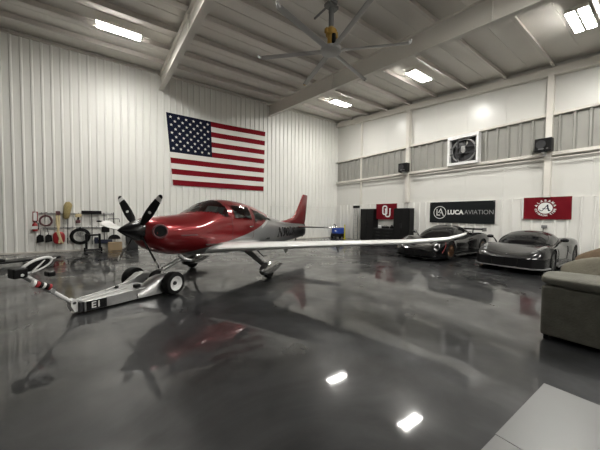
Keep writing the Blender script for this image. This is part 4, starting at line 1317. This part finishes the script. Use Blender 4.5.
    b = B(); a = band(P['split'], P['split'] + .028, .06, 2)[0]; R2 = [(x, y * .9 if abs(y) > .1 else y, z) for x, y, z in a]
    n = len(a); low = [(x, y, z) for x, y, z in a]; up = [(x, y, z + .028) for x, y, z in a]; inn = [(x + .16, y * .9, z) for x, y, z in a]; inu = [(x + .16, y * .9, z + .028) for x, y, z in a]
    b.loft([low, up, inu, inn, low], False, False); b.build('front_splitter', P['split_mat'], t, smooth=30)
    # badge on the nose
    bx = P['badge_x']
    b = B(); b.ell((bx, 0, cb.top_z(bx, 0) + .004), .035, .024, .008); b.build('badge', 'chrome', t, smooth=80)
    # rear
    b = B(); b.box(L - .005, L + .012, -.75, .75, .20, .48); b.build('rear_diffuser', 'gloss_black', t)
    for s in (1, -1):
        b = B(); b.lathe([(0, 0), (.075, 0), (.085, .02), (0, .025)], (L, s * .62, cb.top_z(L, .62) - .13), (1, 0, 0), 20); b.build('tail_light', 'caliper', t)
    return t

def glasshouse(p):
    return Shell(hw=p['hw'], zc=[(0, p['zc']), (9, p['zc'] + .0)], zt=p['zt'], zb=[(0, .3), (9, .3)], n=2.5, f=lambda u, y, z: (u, y, z))

L1 = 4.52
body1 = CarBody(L1,
    hw=[(0, .60), (.06, .70), (.2, .83), (.45, .91), (.95, .955), (1.6, .93), (2.4, .925), (3.0, .955), (3.55, .975), (4.1, .94), (4.4, .86), (L1, .78)],
    fen=[(0, .43), (.12, .55), (.45, .70), (.95, .80), (1.5, .775), (2.2, .79), (2.9, .87), (3.5, .94), (4.1, .92), (4.4, .87), (L1, .84)],
    mid=[(0, .44), (.12, .52), (.5, .63), (1.0, .74), (1.4, .82), (2.2, .85), (3.2, .92), (3.9, .91), (L1, .86)],
    zb=[(0, .20), (.3, .12), (1, .11), (3.9, .12), (L1, .30)], wx=(.98, 3.63), R=.375)
gh1 = glasshouse(dict(zc=.76, hw=[(1.20, .50), (1.45, .66), (1.9, .735), (2.4, .73), (2.9, .66), (3.4, .56), (3.95, .40)],
    zt=[(1.20, .80), (1.45, .95), (1.8, 1.10), (2.15, 1.185), (2.4, 1.20), (2.75, 1.185), (3.2, 1.10), (3.95, .94)]))
P1 = dict(body=body1, glass=gh1, paint='car_grey', r=.345, rim='rim', cal='caliper', spokes=5, roof=(2.06, 2.95), mirror=1.75, mirror_mat='car_grey',
          hl=(.22, .95, .66, .80, .16), intake=(2.72, 3.08, .42, .72), door=(1.55, 2.66), grille=(.17, .45, .88), split=.155, split_mat='mgrey', strut='car_grey', badge_x=.16)
make_car('sports_car', 'graphite grey mid-engined sports car parked below the crimson A flag', (9.93, 3.12, 0), D(0), P1)

L2 = 4.55
body2 = CarBody(L2,
    hw=[(0, .66), (.06, .76), (.2, .87), (.45, .93), (.95, .97), (1.6, .93), (2.4, .92), (3.0, .96), (3.6, .99), (4.2, .96), (L2, .88)],
    fen=[(0, .40), (.12, .52), (.45, .72), (.95, .86), (1.5, .80), (2.2, .80), (2.9, .88), (3.6, .98), (4.2, .94), (L2, .86)],
    mid=[(0, .42), (.12, .48), (.5, .58), (1.0, .70), (1.45, .84), (2.2, .86), (3.2, .95), (4.0, .92), (L2, .86)],
    zb=[(0, .18), (.3, .11), (1, .10), (3.9, .12), (L2, .30)], wx=(1.0, 3.68), R=.385)
gh2 = glasshouse(dict(zc=.78, hw=[(1.20, .52), (1.5, .67), (1.9, .73), (2.4, .72), (2.9, .64), (3.5, .50), (4.1, .30)],
    zt=[(1.20, .82), (1.5, 1.03), (1.85, 1.20), (2.2, 1.295), (2.45, 1.31), (2.8, 1.29), (3.3, 1.18), (4.1, .95)]))
P2 = dict(body=body2, glass=gh2, paint='car_black', r=.355, rim='bronze', cal='caliper', spokes=7, roof=(2.1, 3.0), mirror=1.65, mirror_mat='car_black',
          hl=(.25, .95, .66, .82, .13), intake=(2.6, 3.1, .36, .74), door=(1.5, 2.55), grille=(.18, .36, .86), split=.11, split_mat='gloss_black', strut='car_black', badge_x=.16)
c2 = make_car('sports_car', 'black sports car with tall rear wing parked below the charcoal LUCA AVIATION banner', (9.72, 6.05, 0), D(-1), P2)
b = B()
R = []
for y in np.linspace(-.82, .82, 9):
    R.append([(4.16 + .16 * math.cos(2 * PI * k / 14) , y, 1.10 + .02 * math.sin(2 * PI * k / 14) - .05 * math.cos(2 * PI * k / 14)) for k in range(14)])
b.loft(R); rw = b.build('rear_wing', 'car_black', c2, smooth=50)
for s in (1, -1):
    b = B(); b.box(3.96, 4.36, s * .825 - .012, s * .825 + .012, 1.01, 1.18); b.build('end_plate', 'car_black', rw, bevel=.006)
    b = B(); b.tube([(4.0, s * .42, .86), (3.98, s * .42, 1.0), (4.02, s * .42, 1.15), (4.12, s * .42, 1.13)], .028, 8); b.build('wing_strut', 'car_black', rw, smooth=60)
    b = B(); b.tube([(.42, s * .915, .30), (.60, s * .95, .56), (.64, s * .92, .70)], .009, 5); b.build('front_strake', 'caliper', c2)

# ------------------------------------------------------------------ sofa with loose cushions
sofa = thing('sofa', 'grey-green velvet sofa seen from behind at the right edge', 'sofa', (4.9, 1.10, 0))
b = B(); b.box(0.0, .26, -2.4, 0, .055, .745); b.build('back', 'sofa', sofa, bevel=.03, seg=3)
b = B(); b.box(.26, 1.35, -2.4, 0, .055, .30); b.build('base', 'sofa', sofa, bevel=.02)
for y0 in (-.22, -2.4):
    b = B(); b.box(.26, 1.37, y0, y0 + .22, .30, .50); b.build('arm', 'sofa', sofa, bevel=.05, seg=3)
for k in range(2):
    b = B(); b.ell((.81, -.23 - .49 - .98 * k, .38), .53, .485, .10, 24, 10, p=.35); b.build('seat_cushion', 'cushion', sofa, smooth=80)
for x in (.05, 1.29):
    for y in (-.06, -2.34):
        b = B(); b.box(x - .025, x + .025, y - .025, y + .025, 0, .056); b.build('foot', 'black', sofa)
def soft(b, c, rx, ry, rz, mtx=None, p=.42, n=28, m=14, wob=.012, seed=0):
    rnd = random.Random(seed); ph = [rnd.uniform(0, 6) for _ in range(6)]
    k0 = len(b.v)
    b.ell(c, rx, ry, rz, n, m, 0, p, mtx)
    c = Vector(c)
    for i in range(k0, len(b.v)):
        v = Vector(b.v[i]); q = v - c
        w = wob * (math.sin(9 * q.y + ph[0]) + math.sin(14 * q.y + 8 * q.x + ph[1]) * .6 + math.sin(11 * q.z + 5 * q.y + ph[2]) * .5)
        b.v[i] = tuple(v + q.normalized() * w)
def loose(lab, c, r, rot, m, seed):
    b = B(); mt_ = Euler(rot).to_matrix()
    soft(b, (0, 0, 0), *r, mtx=mt_, seed=seed)
    o = b.build('cushion', m, smooth=80, loc=c); tag(o, lab, 'cushion', 'loose cushions along the sofa back')
    return o
loose('long grey-green cushion overhanging the near corner of the sofa back', (5.09, .50, .834), (.22, .62, .07), (0, D(-8), 0), 'sofa', 1)
loose('olive grey back cushion leaning behind the long cushion on the sofa', (5.58, .62, .88), (.10, .40, .25), (D(-20), D(24), D(4)), 'cushion', 2)
loose('brown pillow resting highest on the sofa at the picture edge', (5.93, .60, .94), (.10, .30, .31), (D(-30), D(22), D(-4)), 'pillow', 3)

# ------------------------------------------------------------------ pale table in the near corner
tb = thing('coffee_table', 'pale grey laminate table cut by the bottom right corner of the picture', 'table', (0, 0, 0))
X1, Y1, ZT = 2.62, .50, .45
tb.rotation_euler = (0, 0, D(-1.3)); tb.location = (0.0, .112, 0)
b = B(); b.box(1.765, X1, -.75, Y1, ZT - .035, ZT); b.build('tabletop', 'table', tb, bevel=.003)
b = B(); b.box(1.0, 1.763, -.75, Y1 - .002, ZT - .035, ZT - .0008); b.build('extension_leaf', 'table', tb, bevel=.003)
b = B(); b.box(1.08, X1 - .08, -.67, Y1 - .08, ZT - .12, ZT - .035); b.build('apron', 'dgrey', tb)
for x in (1.1, X1 - .1):
    for y in (-.65, Y1 - .1):
        b = B(); b.box(x - .03, x + .03, y - .03, y + .03, 0, ZT - .12); b.build('leg', 'dgrey', tb, bevel=.004)
